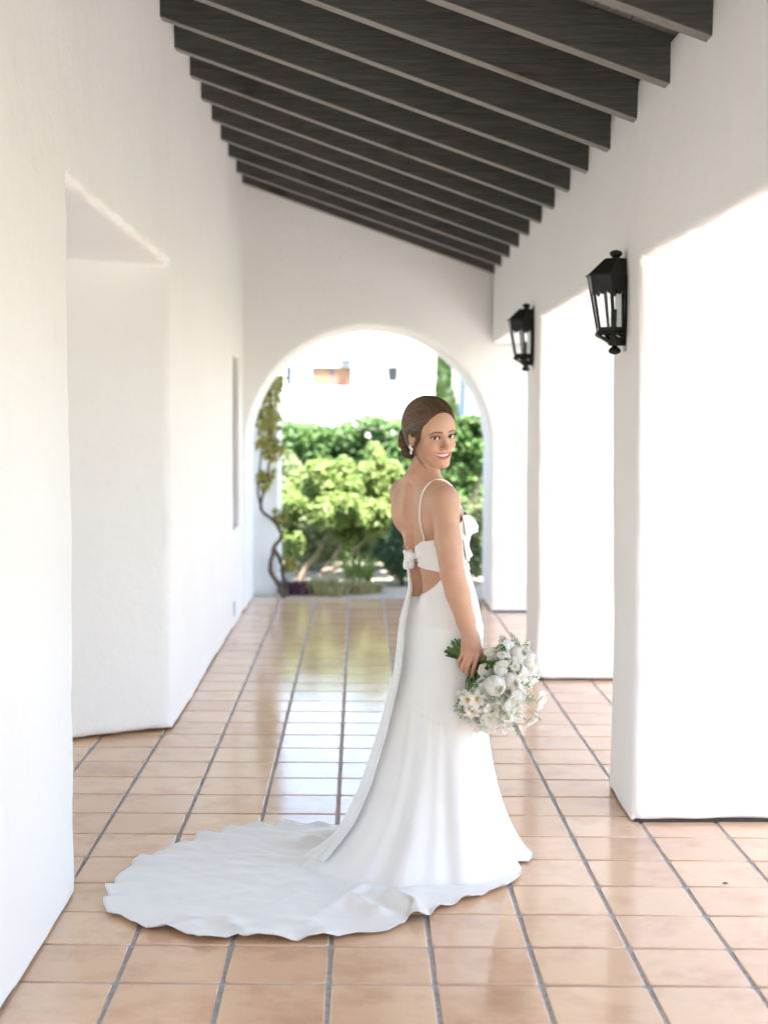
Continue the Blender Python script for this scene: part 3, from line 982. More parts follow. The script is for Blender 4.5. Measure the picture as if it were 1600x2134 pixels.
# ---- white house beyond the hedge
HY = 36.0
hs = empty('white_house', (0, HY, 0))
tag(hs, 'white plastered house with tan-panelled window beyond the hedge', 'house')
M['house'] = simple('house_plaster', (0.82, 0.81, 0.79), 0.85, var=0.04, vscale=1.5, bumpd=0.01, bscale=12)
M['frame_blue'] = simple('blue_grey_paint', (0.06, 0.095, 0.13), 0.55)
M['panel_tan'] = simple('tan_panel', (0.27, 0.15, 0.085), 0.6, var=0.15)
M['glass_dark'] = simple('dark_window_glass', (0.03, 0.035, 0.04), 0.08)
holes = [(-1.80, -1.65, 2.44, 2.94), (-1.17, -0.18, 2.43, 2.92), (0.70, 0.95, 2.56, 2.93)]
hxs = sorted({-11.0, 11.0, *[v for h in holes for v in h[:2]]}); hzs = sorted({-0.1, 5.2, *[v for h in holes for v in h[2:]]})
hw = MB()
for a, b in zip(hxs[:-1], hxs[1:]):
    for c, e in zip(hzs[:-1], hzs[1:]):
        if any(h[0] <= a and b <= h[1] and h[2] <= c and e <= h[3] for h in holes): continue
        hw.add([(a, 0, c), (b, 0, c), (b, 0, e), (a, 0, e)], [(0, 1, 2, 3)])
for (a, b, c, e) in holes:
    hw.add([(a, 0, c), (b, 0, c), (b, 0, e), (a, 0, e), (a, 0.25, c), (b, 0.25, c), (b, 0.25, e), (a, 0.25, e)], [(0, 4, 5, 1), (1, 5, 6, 2), (2, 6, 7, 3), (3, 7, 4, 0)])
hw.add([(-11, 0, 5.2), (11, 0, 5.2), (11, 6, 5.2), (-11, 6, 5.2), (-11, 0, -.1), (-11, 6, -.1), (11, 0, -.1), (11, 6, -.1)], [(0, 1, 2, 3), (4, 0, 3, 5), (1, 6, 7, 2), (5, 3, 2, 7)])
hw.build('wall', M['house'], hs)
def house_window(a, b, c, e, panels, mat):
    w = empty('window'); w.parent = hs
    fr = MB(); t = 0.045
    fr.box((a, 0.08, c), (a + t, 0.14, e)); fr.box((b - t, 0.08, c), (b, 0.14, e)); fr.box((a + t, 0.08, c), (b - t, 0.14, c + t)); fr.box((a + t, 0.08, e - t), (b - t, 0.14, e))
    wd = (b - a - 2 * t)
    for q in range(1, panels):
        xm = a + t + wd * q / panels
        fr.box((xm - 0.035, 0.085, c + t), (xm + 0.035, 0.135, e - t))
    fr.build('frame', M['frame_blue'], w)
    for q in range(panels):
        x0 = a + t + wd * q / panels + (0.035 if q else 0); x1 = a + t + wd * (q + 1) / panels - (0.035 if q < panels - 1 else 0)
        MB().box((x0, 0.10, c + t), (x1, 0.12, e - t)).build('pane', mat, w)
house_window(*holes[0], 1, M['glass_dark'])
house_window(*holes[1], 2, M['panel_tan'])
house_window(*holes[2], 1, M['glass_dark'])
MB().box((-0.45, -0.20, 2.95), (-0.20, -0.002, 3.09)).build('lamp_box', M['frame_blue'], hs)
for (x0, x1, zz) in ((0.15, 1.18, 3.30), (-0.85, 0.02, 3.62)):
    n = int((x1 - x0) / 0.17)
    for q in range(n):
        xc = x0 + (q + 0.5) * (x1 - x0) / n
        tb = MB(); arc = [(0.075 * math.cos(t), 0.06 * math.sin(t)) for t in np.linspace(0, math.pi, 7)]
        vs = [(xc + ax, -0.30, zz + az) for ax, az in arc] + [(xc + ax, 0.0 - 0.003, zz + 0.10 + az) for ax, az in arc]
        tb.add(vs, [(i, i + 1, 8 + i, 7 + i) for i in range(6)])
        tb.build('eave_tile', M['roofing'], hs, True)
# slim cypress and a blue-grey post on the right, before the house
cyp = empty('cypress', (1.72, 30.0, 0)); tag(cyp, 'slim pale green cypress standing before the white house on the right', 'tree')
bush('crown', [((0, 0, 1.2), (0.25, 0.25, 1.2)), ((0, 0, 2.4), (0.15, 0.15, 0.95))], 0.11, M['leaf_hedge'], cyp, 2.0, 0.25)
st = MB(); limb(st, [(0, 0, -0.06), (0, 0, 2.4)], 0.06, 0.02); st.build('trunk', M['bark'], cyp, True)
pt = empty('blue_post', (2.05, 29.0, 0)); tag(pt, 'blue-grey square post right of the slim cypress', 'post')
MB().box((-0.075, -0.075, -0.06), (0.075, 0.075, 2.95)).build('shaft', M['frame_blue'], pt)
MB().box((-0.11, -0.11, 2.95), (0.11, 0.11, 3.02)).build('cap', M['frame_blue'], pt)
MB().box((-0.10, -0.10, -0.06), (0.10, 0.10, 0.12)).build('foot', M['frame_blue'], pt)

# ---- a dry leaf on the tiles
lf = MB(); lf.add([(-0.012, 0, 0.001), (0, -0.006, 0.004), (0.013, 0.001, 0.002), (0.001, 0.006, 0.005), (-0.012, 0, 0.0), (0, -0.006, 0.003), (0.013, 0.001, 0.001), (0.001, 0.006, 0.004)], [(0, 1, 2, 3), (7, 6, 5, 4)])
lo = lf.build('dry_leaf', simple('dry_leaf_brown', (0.05, 0.02, 0.012), 0.7)); lo.location = (1.318, 5.11, 0.0005)
tag(lo, 'tiny dark dry leaf lying on the tiles at the right', 'leaf')
# ================================================================== the woman
PB = np.array([0.262, 5.46, 0.0])                 # floor point under the shoulders
PHI = math.radians(33)
DF = np.array([math.cos(PHI), math.sin(PHI), 0])   # where her chest points: right and away
DR = np.array([math.sin(PHI), -math.cos(PHI), 0])  # her right
UZ = np.array([0, 0, 1.0])

# head frame: face turned back over her right shoulder towards the camera
HS = 1.035
al, be, ro = math.radians(28), math.radians(8), math.radians(6)
hv = np.array([math.sin(al) * math.cos(be), -math.cos(al) * math.cos(be), -math.sin(be)])
hu = np.array([math.cos(al), math.sin(al), 0.0])
hw_ = np.cross(hu, hv); hw_ = hw_ if hw_[2] > 0 else -hw_
hu, hw_ = hu * math.cos(ro) + hw_ * math.sin(ro), hw_ * math.cos(ro) - hu * math.sin(ro)
HO = np.array([0.2715, 5.425, 1.6045])
def h2w(u, v, w):
    return HO + HS * (u * hu + v * hv + w * hw_)
def w2h(x, y, z):
    a, b, c = x - HO[0], y - HO[1], z - HO[2]
    return ((a * hu[0] + b * hu[1] + c * hu[2]) / HS, (a * hv[0] + b * hv[1] + c * hv[2]) / HS, (a * hw_[0] + b * hw_[1] + c * hw_[2]) / HS)
def bw_(f, r, z):                                  # body frame to world
    return PB + DF * f + DR * r + UZ * z

# ---- torso sections: z, shift in world x, centre f, half depth, half width
SEC = np.array([
    (0.55, 0.075, 0.00, 0.090, 0.120), (0.70, 0.075, -0.008, 0.112, 0.160), (0.80, 0.070, -0.015, 0.122, 0.172), (0.90, 0.064, -0.018, 0.122, 0.172), (0.98, 0.056, -0.006, 0.105, 0.155),
    (1.05, 0.044, 0.006, 0.090, 0.136), (1.11, 0.030, 0.010, 0.084, 0.128), (1.18, 0.016, 0.008, 0.090, 0.130), (1.25, 0.008, 0.006, 0.100, 0.138),
    (1.32, 0.004, -0.002, 0.097, 0.143), (1.37, 0.002, -0.012, 0.082, 0.138), (1.41, 0.0, -0.020, 0.062, 0.112), (1.445, 0.0, -0.022, 0.046, 0.070), (1.48, 0.0, -0.020, 0.03, 0.04)])
def spl(z, k):
    zz = SEC[:, 0]; v = SEC[:, k]
    i = np.clip(np.searchsorted(zz, z) - 1, 0, len(zz) - 2)
    h = zz[i + 1] - zz[i]; t = np.clip((z - zz[i]) / h, 0, 1)
    m = np.gradient(v, zz)
    return (2 * t ** 3 - 3 * t ** 2 + 1) * v[i] + (t ** 3 - 2 * t ** 2 + t) * h * m[i] + (-2 * t ** 3 + 3 * t ** 2) * v[i + 1] + (t ** 3 - t ** 2) * h * m[i + 1]
def torso_frame(x, y, z):
    xx = x - PB[0] - spl(z, 1); yy = y - PB[1]
    f = xx * DF[0] + yy * DF[1]; r = xx * DR[0] + yy * DR[1]
    return f - spl(z, 2), r, spl(z, 3), spl(z, 4)
def torso_sdf(x, y, z):
    f, r, a, b = torso_frame(x, y, z)
    q = (np.abs(f / a) ** 2.25 + np.abs(r / b) ** 2.25) ** (1 / 2.25)
    d = (q - 1) * np.minimum(a, b)
    return np.maximum(d, np.maximum(0.56 - z, z - 1.475) * 0.7)

class Grid:
    def __init__(self, xs, ys, zs):
        self.xs, self.ys, self.zs = xs, ys, zs
        self.F = np.full((len(xs), len(ys), len(zs)), 0.2, np.float32)
    def sub(self, lo, hi):
        sl = []
        for a, l, h in zip((self.xs, self.ys, self.zs), lo, hi):
            i0 = max(0, np.searchsorted(a, l) - 1); i1 = min(len(a), np.searchsorted(a, h) + 1)
            sl.append(slice(i0, max(i1, i0)))
        return tuple(sl)
    def apply(self, lo, hi, fn, k=0.02, op='union'):
        s = self.sub(lo, hi)
        X, Y, Z = self.xs[s[0]][:, None, None], self.ys[s[1]][None, :, None], self.zs[s[2]][None, None, :]
        if 0 in (X.size, Y.size, Z.size): return
        d = fn(X, Y, Z)
        if op == 'union': self.F[s] = smin(self.F[s], d, k)
        elif op == 'sub': self.F[s] = smax(self.F[s], -d, k)
        elif op == 'and': self.F[s] = smax(self.F[s], d, k)
    def cone(self, a, b, ra, rb, k=0.02, op='union', m=0.06):
        a, b = np.asarray(a, float), np.asarray(b, float)
        R = max(ra, rb) + m
        self.apply(np.minimum(a, b) - R, np.maximum(a, b) + R, lambda x, y, z: cone_sdf(x, y, z, a, b, ra, rb), k, op)
    def ell(self, c, r, axes=None, k=0.02, op='union', m=0.05):
        c = np.asarray(c, float); R = max(r) + m
        self.apply(c - R, c + R, lambda x, y, z: ell_sdf(x, y, z, c, r, axes), k, op)
def cone_sdf(x, y, z, a, b, ra, rb):
    ab = b - a; L2 = ab @ ab + 1e-12
    px, py, pz = x - a[0], y - a[1], z - a[2]
    t = np.clip((px * ab[0] + py * ab[1] + pz * ab[2]) / L2, 0, 1)
    return np.sqrt((px - t * ab[0]) ** 2 + (py - t * ab[1]) ** 2 + (pz - t * ab[2]) ** 2) - (ra + (rb - ra) * t)
def ell_sdf(x, y, z, c, r, axes=None):
    px, py, pz = x - c[0], y - c[1], z - c[2]
    if axes is not None:
        e1, e2, e3 = axes
        px, py, pz = (px * e1[0] + py * e1[1] + pz * e1[2], px * e2[0] + py * e2[1] + pz * e2[2], px * e3[0] + py * e3[1] + pz * e3[2])
    k0 = np.sqrt((px / r[0]) ** 2 + (py / r[1]) ** 2 + (pz / r[2]) ** 2)
    k1 = np.sqrt((px / r[0] ** 2) ** 2 + (py / r[1] ** 2) ** 2 + (pz / r[2] ** 2) ** 2) + 1e-9
    return np.where(k0 < 1e-4, -min(r), k0 * (k0 - 1) / k1)

def head_sdf(u, v, w):
    E = lambda c, r: ell_sdf(u, v, w, np.array(c), r)
    C = lambda a, b, ra, rb: cone_sdf(u, v, w, np.array(a, float), np.array(b, float), ra, rb)
    au = np.abs(u)
    CE = lambda c, r: ell_sdf(au, v, w, np.array(c), r)
    CC = lambda a, b, ra, rb: cone_sdf(au, v, w, np.array(a, float), np.array(b, float), ra, rb)
    d = E((0, -0.012, 0.036), (0.0735, 0.094, 0.084))
    d = smin(d, E((0, 0.030, 0.030), (0.0635, 0.0585, 0.062)), 0.03)           # forehead
    d = smin(d, E((0, 0.028, -0.040), (0.0555, 0.058, 0.068)), 0.028)           # mid face
    d = smin(d, CC((0.047, -0.006, -0.054), (0.016, 0.062, -0.0985), 0.0165, 0.0150), 0.024)   # jaw
    d = smin(d, E((0, 0.071, -0.0985), (0.0175, 0.0165, 0.0150)), 0.018)        # chin
    d = smin(d, CE((0.039, 0.0585, -0.034), (0.018, 0.021, 0.015)), 0.022)       # cheekbones lifted by the smile
    d = smin(d, CC((0.012, 0.0815, 0.0165), (0.044, 0.067, 0.018), 0.0075, 0.0065), 0.016)  # brow
    d = smax(d, -CE((0.0315, 0.0975, -0.001), (0.0185, 0.0175, 0.0120)), 0.014)   # sockets
    # nose
    d = smin(d, C((0, 0.084, 0.012), (0, 0.105, -0.032), 0.0065, 0.0085), 0.012)
    d = smin(d, E((0, 0.1075, -0.0355), (0.0100, 0.0098, 0.0085)), 0.008)
    d = smin(d, CE((0.0125, 0.0945, -0.0395), (0.0068, 0.0085, 0.0062)), 0.006)
    d = smax(d, -CE((0.0062, 0.1000, -0.0462), (0.0030, 0.0048, 0.0026)), 0.003)
    # mouth: muzzle, smile opening, lips
    d = smin(d, E((0, 0.066, -0.066), (0.030, 0.0225, 0.026)), 0.018)
    curve = -0.0665 + 7.0 * au ** 2
    half = 0.0056 * np.sqrt(np.clip(1 - (au / 0.0300) ** 2, 0, 1))
    mz = w - curve
    arcv = 0.0865 - 14.0 * au ** 2
    lip_u = np.sqrt((mz - half - 0.0022) ** 2 + (v - arcv + 0.0006) ** 2) - 0.0040 * np.sqrt(np.clip(1 - (au / 0.0320) ** 2, 0.02, 1))
    lip_l = np.sqrt((mz + half + 0.0030) ** 2 + (v - arcv + 0.0012) ** 2) - 0.0056 * np.sqrt(np.clip(1 - (au / 0.0300) ** 2, 0.02, 1))
    d = smin(d, np.minimum(lip_u, lip_l), 0.0035)
    op = np.maximum(np.abs(mz) - half, np.maximum(au - 0.0297, (arcv - 0.018) - v))
    d = smax(d, -op, 0.0015)
    # smile creases
    d = smax(d, -(CC((0.0205, 0.0905, -0.045), (0.036, 0.0765, -0.066), 0.0016, 0.0016)), 0.006)
    # lids round the eyeballs
    lid = CE((0.0315, 0.0735, -0.0005), (0.0142, 0.0142, 0.0142))
    d = smin(d, lid, 0.004)
    ew = 0.0046 * np.sqrt(np.clip(1 - ((au - 0.0315) / 0.0148) ** 2, 0, 1))
    slit = np.maximum(np.abs(w - (-0.0006 + 0.07 * (au - 0.0315))) - ew, 0.074 - v)
    slit = np.maximum(slit, np.abs(au - 0.0315) - 0.0148)
    d = smax(d, -slit, 0.0012)
    # ears
    ax1 = np.array([0.35, -0.94, 0.0]); ax1 /= np.linalg.norm(ax1); ax3 = np.array([0, -0.25, 1.0]); ax3 /= np.linalg.norm(ax3)
    ax3 = ax3 - ax1 * (ax3 @ ax1); ax3 /= np.linalg.norm(ax3); ax2 = np.cross(ax3, ax1)
    ear = ell_sdf(au, v, w, np.array([0.0745, -0.012, -0.010]), (0.0175, 0.0062, 0.031), (ax1, ax2, ax3))
    ear = smax(ear, -ell_sdf(au, v, w, np.array([0.0790, -0.010, -0.004]), (0.0105, 0.0055, 0.018), (ax1, ax2, ax3)), 0.004)
    d = smin(d, ear, 0.005)
    return d * HS

# ---- arm and hand skeleton (world coordinates)
SHO = np.array([0.3120, 5.318, 1.362]); ELB = np.array([0.3400, 5.240, 1.098]); WRI = np.array([0.4060, 5.237, 0.872])
HOFF = np.array([-0.002, -0.025, 0.0])
SHL = bw_(-0.010, -0.148, 1.368); ELL_ = bw_(0.105, -0.135, 1.13); WRL = bw_(0.085, -0.06, 1.03)
# knuckles of her right hand, little finger first; back of the hand faces the camera
KN = [np.array([0.3815, 5.262, 0.812]), np.array([0.3965, 5.250, 0.806]), np.array([0.4120, 5.246, 0.803]), np.array([0.4325, 5.250, 0.806])]
PIP = [np.array([0.3660, 5.246, 0.785]), np.array([0.3790, 5.232, 0.773]), np.array([0.3950, 5.228, 0.764]), np.array([0.4185, 5.232, 0.763])]
DIP = [np.array([0.3690, 5.254, 0.767]), np.array([0.3800, 5.242, 0.752]), np.array([0.3955, 5.238, 0.742]), np.array([0.4130, 5.240, 0.737])]
TIP = [np.array([0.3765, 5.270, 0.762]), np.array([0.3880, 5.260, 0.745]), np.array([0.4015, 5.257, 0.735]), np.array([0.4130, 5.256, 0.725])]
KN = [p + HOFF for p in KN]; PIP = [p + HOFF for p in PIP]; DIP = [p + HOFF for p in DIP]; TIP = [p + HOFF for p in TIP]
FR = [0.0078, 0.0086, 0.0089, 0.0087]

def dense(segs):
    a = []
    for lo, hi, st in segs:
        a += np.arange(lo, hi - st * 0.3, st).tolist()
    a.append(segs[-1][1])
    return np.array(a)
gx = dense([(0.02, 0.15, 0.004), (0.15, 0.46, 0.0022), (0.46, 0.60, 0.004)])
gy = dense([(5.15, 5.44, 0.0023), (5.44, 5.72, 0.004)])
gz = dense([(0.0, 0.68, 0.010), (0.68, 0.90, 0.0026), (0.90, 1.43, 0.0046), (1.43, 1.75, 0.002)])
G = Grid(gx, gy, gz)
G.apply((0, 5, 0.5), (0.7, 6, 1.52), torso_sdf, 0.01)
# trapezius, clavicles, shoulder blades
C7 = bw_(-0.048, 0.0, 1.445)
NB = bw_(-0.030, 0.0, 1.425)
NT = h2w(0, -0.022, -0.055)
G.cone(NB, NT, 0.0480, 0.0465, 0.045)
G.cone(bw_(-0.035, 0.02, 1.43), SHO + np.array([-0.012, 0.008, 0.020]), 0.040, 0.034, 0.045)
G.cone(bw_(-0.035, -0.02, 1.43), SHL + np.array([0.004, 0.0, 0.014]), 0.040, 0.034, 0.045)
G.cone(bw_(0.035, 0.02, 1.395), SHO + np.array([0.01, 0.02, 0.0]), 0.030, 0.034, 0.04)
G.ell(bw_(-0.066, 0.085, 1.315), (0.048, 0.029, 0.070), (DR, DF, UZ), 0.036)
G.ell(bw_(-0.066, -0.085, 1.315), (0.048, 0.029, 0.070), (DR, DF, UZ), 0.036)
for s in (-1, 1):
    pts = [bw_(-0.070, s * 0.030, 1.20) + UZ * 0, bw_(-0.062, s * 0.032, 1.10) + np.array([0.030, 0, 0]), bw_(-0.086, s * 0.030, 0.98) + np.array([0.055, 0, 0])]
    G.cone(pts[0] + np.array([0.012, 0, 0]), pts[1], 0.026, 0.024, 0.03)
    G.cone(pts[1], pts[2], 0.024, 0.026, 0.03)
    # bust
    G.ell(bw_(0.080, s * 0.068, 1.255), (0.056, 0.056, 0.056), (DR, DF, UZ), 0.03)
# spine groove
sp = []
for z_ in np.linspace(1.40, 1.0, 12):
    sx_ = float(spl(np.array(z_), 1)); cf_ = float(spl(np.array(z_), 2)); dp_ = float(spl(np.array(z_), 3))
    sp.append(bw_(cf_ - dp_ - 0.0068, 0.0, z_) + np.array([sx_, 0, 0]))
for a_, b_ in zip(sp[:-1], sp[1:]):
    G.cone(a_, b_, 0.0085, 0.0085, 0.030, 'sub', 0.05)
FT = G.F.copy()                                   # torso without arms, for fitting the gown
# right arm
G.ell(SHO + np.array([0.004, -0.004, -0.012]), (0.050, 0.050, 0.060), None, 0.030)
MID = SHO * 0.45 + ELB * 0.55
G.cone(SHO, MID + np.array([-0.002, 0, 0]), 0.0485, 0.0490, 0.016)
G.cone(MID + np.array([-0.002, 0, 0]), ELB, 0.0490, 0.0440, 0.008)
FM = ELB * 0.70 + WRI * 0.30
G.cone(ELB, FM, 0.0445, 0.0445, 0.008)
G.cone(FM, ELB * 0.25 + WRI * 0.75, 0.0445, 0.0330, 0.008)
G.cone(ELB * 0.25 + WRI * 0.75, WRI, 0.0325, 0.0260, 0.015)
G.cone(ELB + np.array([-0.047, -0.012, -0.004]), ELB + np.array([-0.022, -0.046, -0.010]), 0.0016, 0.0016, 0.008, 'sub', 0.03)   # elbow crease
# left arm, folded in front
G.ell(SHL, (0.048, 0.048, 0.055), None, 0.035)
G.cone(SHL, ELL_, 0.045, 0.038, 0.03); G.cone(ELL_, WRL, 0.038, 0.025, 0.02); G.ell(WRL + DR * 0.03 + DF * 0.01, (0.035, 0.03, 0.03), None, 0.02)
# right hand: palm and five fingers
pc = (KN[0] + KN[3]) / 2 * 0.55 + WRI * 0.45
e1 = KN[3] - KN[0]; e1 /= np.linalg.norm(e1)
e3 = WRI - (KN[0] + KN[3]) / 2; e3 -= e1 * (e3 @ e1); e3 /= np.linalg.norm(e3); e2 = np.cross(e3, e1)
G.cone(WRI, pc + np.array([0, 0, 0.008]), 0.0265, 0.025, 0.02)
G.ell(pc, (0.0345, 0.0165, 0.046), (e1, e2, e3), 0.02)
for q in range(4):
    G.cone(WRI * 0.35 + KN[q] * 0.65, KN[q], 0.0085, FR[q] + 0.0018, 0.010, m=0.03)
def fingers(x, y, z):
    d = None
    for q in range(4):
        for a_, b_, r0, r1 in ((KN[q], PIP[q], FR[q] + 0.0008, FR[q]), (PIP[q], DIP[q], FR[q], FR[q] - 0.0007), (DIP[q], TIP[q], FR[q] - 0.0007, FR[q] - 0.0016)):
            c_ = cone_sdf(x, y, z, a_, b_, r0, r1)
            d = c_ if d is None else np.minimum(d, c_)
    return d
G.apply((0.33, 5.16, 0.69), (0.47, 5.30, 0.84), fingers, 0.006)
TH0, TH1, TH2, TH3 = WRI + np.array([0.014, -0.002, -0.020]), np.array([0.4490, 5.275, 0.815]) + HOFF, np.array([0.4515, 5.290, 0.785]) + HOFF, np.array([0.4420, 5.306, 0.764]) + HOFF
G.cone(TH0, TH1, 0.015, 0.0125, 0.012); G.cone(TH1, TH2, 0.0118, 0.0100, 0.006); G.cone(TH2, TH3, 0.0100, 0.0085, 0.005)
# legs down to the shoes, under the skirt
for s, dx in ((-1, 0.02), (1, 0.0)):
    hip = bw_(0.0, s * 0.085, 0.84) + np.array([0.068, 0, 0]); kn = bw_(0.025, s * 0.075, 0.50) + np.array([0.066, 0, 0]); an = bw_(-0.01, s * 0.07, 0.14) + np.array([0.060, 0, 0]); toe = bw_(0.13, s * 0.075, 0.022) + np.array([0.060, 0, 0])
    G.cone(hip, kn, 0.078, 0.052, 0.03); G.cone(kn, an, 0.052, 0.033, 0.02); G.cone(an, toe, 0.036, 0.024, 0.02); G.cone(an + np.array([0, 0, -0.02]), bw_(-0.045, s * 0.07, 0.02) + np.array([0.060, 0, 0]), 0.026, 0.018, 0.02)
# head
def head_w(x, y, z):
    return head_sdf(*w2h(x, y, z))
G.apply(HO - 0.19, HO + 0.19, head_w, 0.012)
V, Q = surfnet(G.xs, G.ys, G.zs, G.F)
# light relaxation of the grid stepping
def relax(V, Q, it=2, lam=0.5, keep=None):
    e = np.concatenate([Q[:, [0, 1]], Q[:, [1, 2]], Q[:, [2, 3]], Q[:, [3, 0]]])
    for _ in range(it):
        s = np.zeros_like(V); c = np.zeros(len(V))
        for a_, b_ in ((0, 1), (1, 0)):
            for k_ in range(3): s[:, k_] += np.bincount(e[:, a_], V[e[:, b_], k_], len(V))
            c += np.bincount(e[:, a_], minlength=len(V))
        t = s / np.maximum(c, 1)[:, None]
        l = lam if keep is None else (lam * keep)[:, None]
        V = V + (t - V) * l
    return V
u, v, w = w2h(V[:, 0], V[:, 1], V[:, 2])
isface = ((v > 0.05) & (np.abs(u) < 0.06) & (w < 0.05) & (w > -0.11)).astype(float)
V = relax(V, Q, 3, 0.5, 1 - 0.75 * isface)
# skin colouring that belongs to the skin: lips, brows, lash line, blush, freckles
u, v, w = w2h(V[:, 0], V[:, 1], V[:, 2]); au = np.abs(u)
col = np.tile(np.array([0.585, 0.345, 0.225]), (len(V), 1))
def paint(mask, c):
    global col
    m_ = np.clip(mask, 0, 1)[:, None]
    col = col * (1 - m_) + np.array(c) * m_
ss = lambda e0, e1, x: np.clip((x - e0) / (e1 - e0), 0, 1)
front = ss(0.035, 0.055, v)
hd = (w > -0.13) & (w < 0.13)
paint(0.45 * np.exp(-(((au - 0.046) / 0.018) ** 2 + ((w + 0.036) / 0.016) ** 2)) * front * hd, (0.64, 0.25, 0.18))
paint(0.35 * np.exp(-((u / 0.010) ** 2 + ((w + 0.036) / 0.010) ** 2)) * ss(0.085, 0.10, v) * hd, (0.64, 0.28, 0.20))
hair_root = ss(0.066, 0.082, w) * front * hd
mzv = w - (-0.0665 + 7.0 * au ** 2)
hl = 0.0056 * np.sqrt(np.clip(1 - (au / 0.0300) ** 2, 0, 1))
tp = np.sqrt(np.clip(1 - (au / 0.0320) ** 2, 0.0, 1))
lipm = (au < 0.0320) & (v > 0.056)
up_ = ss(hl + 0.0062 * tp + 0.0012, hl + 0.0062 * tp - 0.0004, mzv) * (mzv > -0.001)
lo_ = ss(-hl - 0.0088 * tp - 0.0012, -hl - 0.0088 * tp + 0.0004, mzv) * (mzv <= 0.001)
paint(np.maximum(up_, lo_) * lipm * ss(0.070, 0.076, v + 6 * au ** 2), (0.52, 0.150, 0.120))
inm = (np.abs(mzv) < hl) & (au < 0.0297) & (v < 0.0795 - 14 * au ** 2) & (v > 0.05)
paint(inm * 1.0, (0.10, 0.02, 0.018))
br = (w - (0.0195 + 0.10 * (au - 0.02) - 3.6 * np.maximum(au - 0.036, 0) ** 1.4))
brm = ss(0.0036, 0.0018, np.abs(br)) * ss(0.009, 0.014, au) * ss(0.055, 0.047, au) * (v > 0.045)
paint(0.92 * brm, (0.085, 0.040, 0.021))
ew_ = 0.0046 * np.sqrt(np.clip(1 - ((au - 0.0315) / 0.0148) ** 2, 0, 1)); wy = w - (-0.0006 + 0.07 * (au - 0.0315))
lash = ss(0.0044, 0.0014, np.abs(wy - ew_)) * (np.abs(au - 0.0318) < 0.0165) * (v > 0.060)
lash2 = ss(0.0022, 0.0006, np.abs(wy + ew_)) * (np.abs(au - 0.0318) < 0.0150) * (v > 0.060)
paint(1.0 * lash, (0.012, 0.008, 0.007)); paint(0.55 * lash2, (0.06, 0.03, 0.022))
lidm = np.exp(-(((au - 0.0325) / 0.017) ** 2 + ((wy - 0.009) / 0.0065) ** 2)) * (v > 0.058)
paint(0.62 * lidm, (0.24, 0.115, 0.078))
# knuckles, elbow and finger ends slightly pinker
for p_, s_ in [(k_, 0.011) for k_ in KN] + [(t_, 0.012) for t_ in PIP + TIP] + [(ELB + np.array([-0.03, -0.03, 0]), 0.04)]:
    paint(0.35 * np.exp(-(((V - p_) ** 2).sum(1)) / s_ ** 2), (0.62, 0.27, 0.20))
handm = ss(0.90, 0.84, V[:, 2]) * (V[:, 0] > 0.34) * (V[:, 1] < 5.33)
paint(0.35 * handm, (0.60, 0.30, 0.215))
def skin_material():
    m, nt, b = new_mat('skin')
    a = nd(nt, 'ShaderNodeAttribute', attribute_name='paint')
    n1 = noise(nt, 14, 3, 0.5); r1 = ramp(nt, n1.outputs[0], [(0.3, (0.93, 0.89, 0.87)), (0.7, (1.0, 1.0, 1.0))])
    c = mixc(nt, 1.0, a.outputs[0], r1.outputs[0], 'MULTIPLY')
    n2 = noise(nt, 170, 2, 0.5); r2 = ramp(nt, n2.outputs[0], [(0.71, (1, 1, 1)), (0.78, (0.66, 0.48, 0.38))])
    c = mixc(nt, 0.55, c, r2.outputs[0], 'MULTIPLY')
    nt.links.new(c, b.inputs['Base Color'])
    b.inputs['Roughness'].default_value = 0.46
    b.inputs['Specular IOR Level'].default_value = 0.42
    b.inputs['Subsurface Weight'].default_value = 0.12
    b.inputs['Subsurface Radius'].default_value = (1.0, 0.35, 0.2)
    b.inputs['Subsurface Scale'].default_value = 0.008
    nb = noise(nt, 420, 2, 0.5)
    bump(nt, b, nb.outputs[0], 0.12, 0.001)
    return m
M['skin'] = skin_material()
woman = empty('person', tuple(PB))
tag(woman, 'smiling woman in long white satin gown looking back over her bare shoulder', 'person')
def pmesh(name, V, Fq, mat, parent=None, smooth=True, attrs=None):
    o = mesh_obj(name, np.asarray(V) - PB, Fq, mat, parent or woman, smooth, attrs)
    return o
pmesh('body', V, Q, M['skin'], attrs={'paint': ('FLOAT_COLOR', col)})

# ---- eyes and teeth
em, ent, eb = new_mat('eye')
ea = nd(ent, 'ShaderNodeAttribute', attribute_name='paint'); ent.links.new(ea.outputs[0], eb.inputs['Base Color'])
eb.inputs['Roughness'].default_value = 0.08
def uv_sphere(c, r, nu=28, nv=18, axis_=None):
    ax3_ = np.asarray(axis_, float); ax3_ /= np.linalg.norm(ax3_)
    t = np.cross(ax3_, UZ); t /= np.linalg.norm(t); s = np.cross(ax3_, t)
    vs = [c + ax3_ * r]; an = [0.0]
    for i in range(1, nv):
        ph = math.pi * (i / nv) ** 1.25
        for j in range(nu):
            th = 2 * math.pi * j / nu
            vs.append(c + r * (math.cos(ph) * ax3_ + math.sin(ph) * (math.cos(th) * t + math.sin(th) * s))); an.append(ph)
    vs.append(c - ax3_ * r); an.append(math.pi)
    fs = [(0, 1 + j, 1 + (j + 1) % nu) for j in range(nu)]
    for i in range(nv - 2):
        for j in range(nu):
            fs.append((1 + i * nu + j, 1 + (i + 1) * nu + j, 1 + (i + 1) * nu + (j + 1) % nu, 1 + i * nu + (j + 1) % nu))
    L_ = len(vs) - 1
    fs += [(L_, 1 + (nv - 2) * nu + (j + 1) % nu, 1 + (nv - 2) * nu + j) for j in range(nu)]
    return np.array(vs), fs, np.array(an)
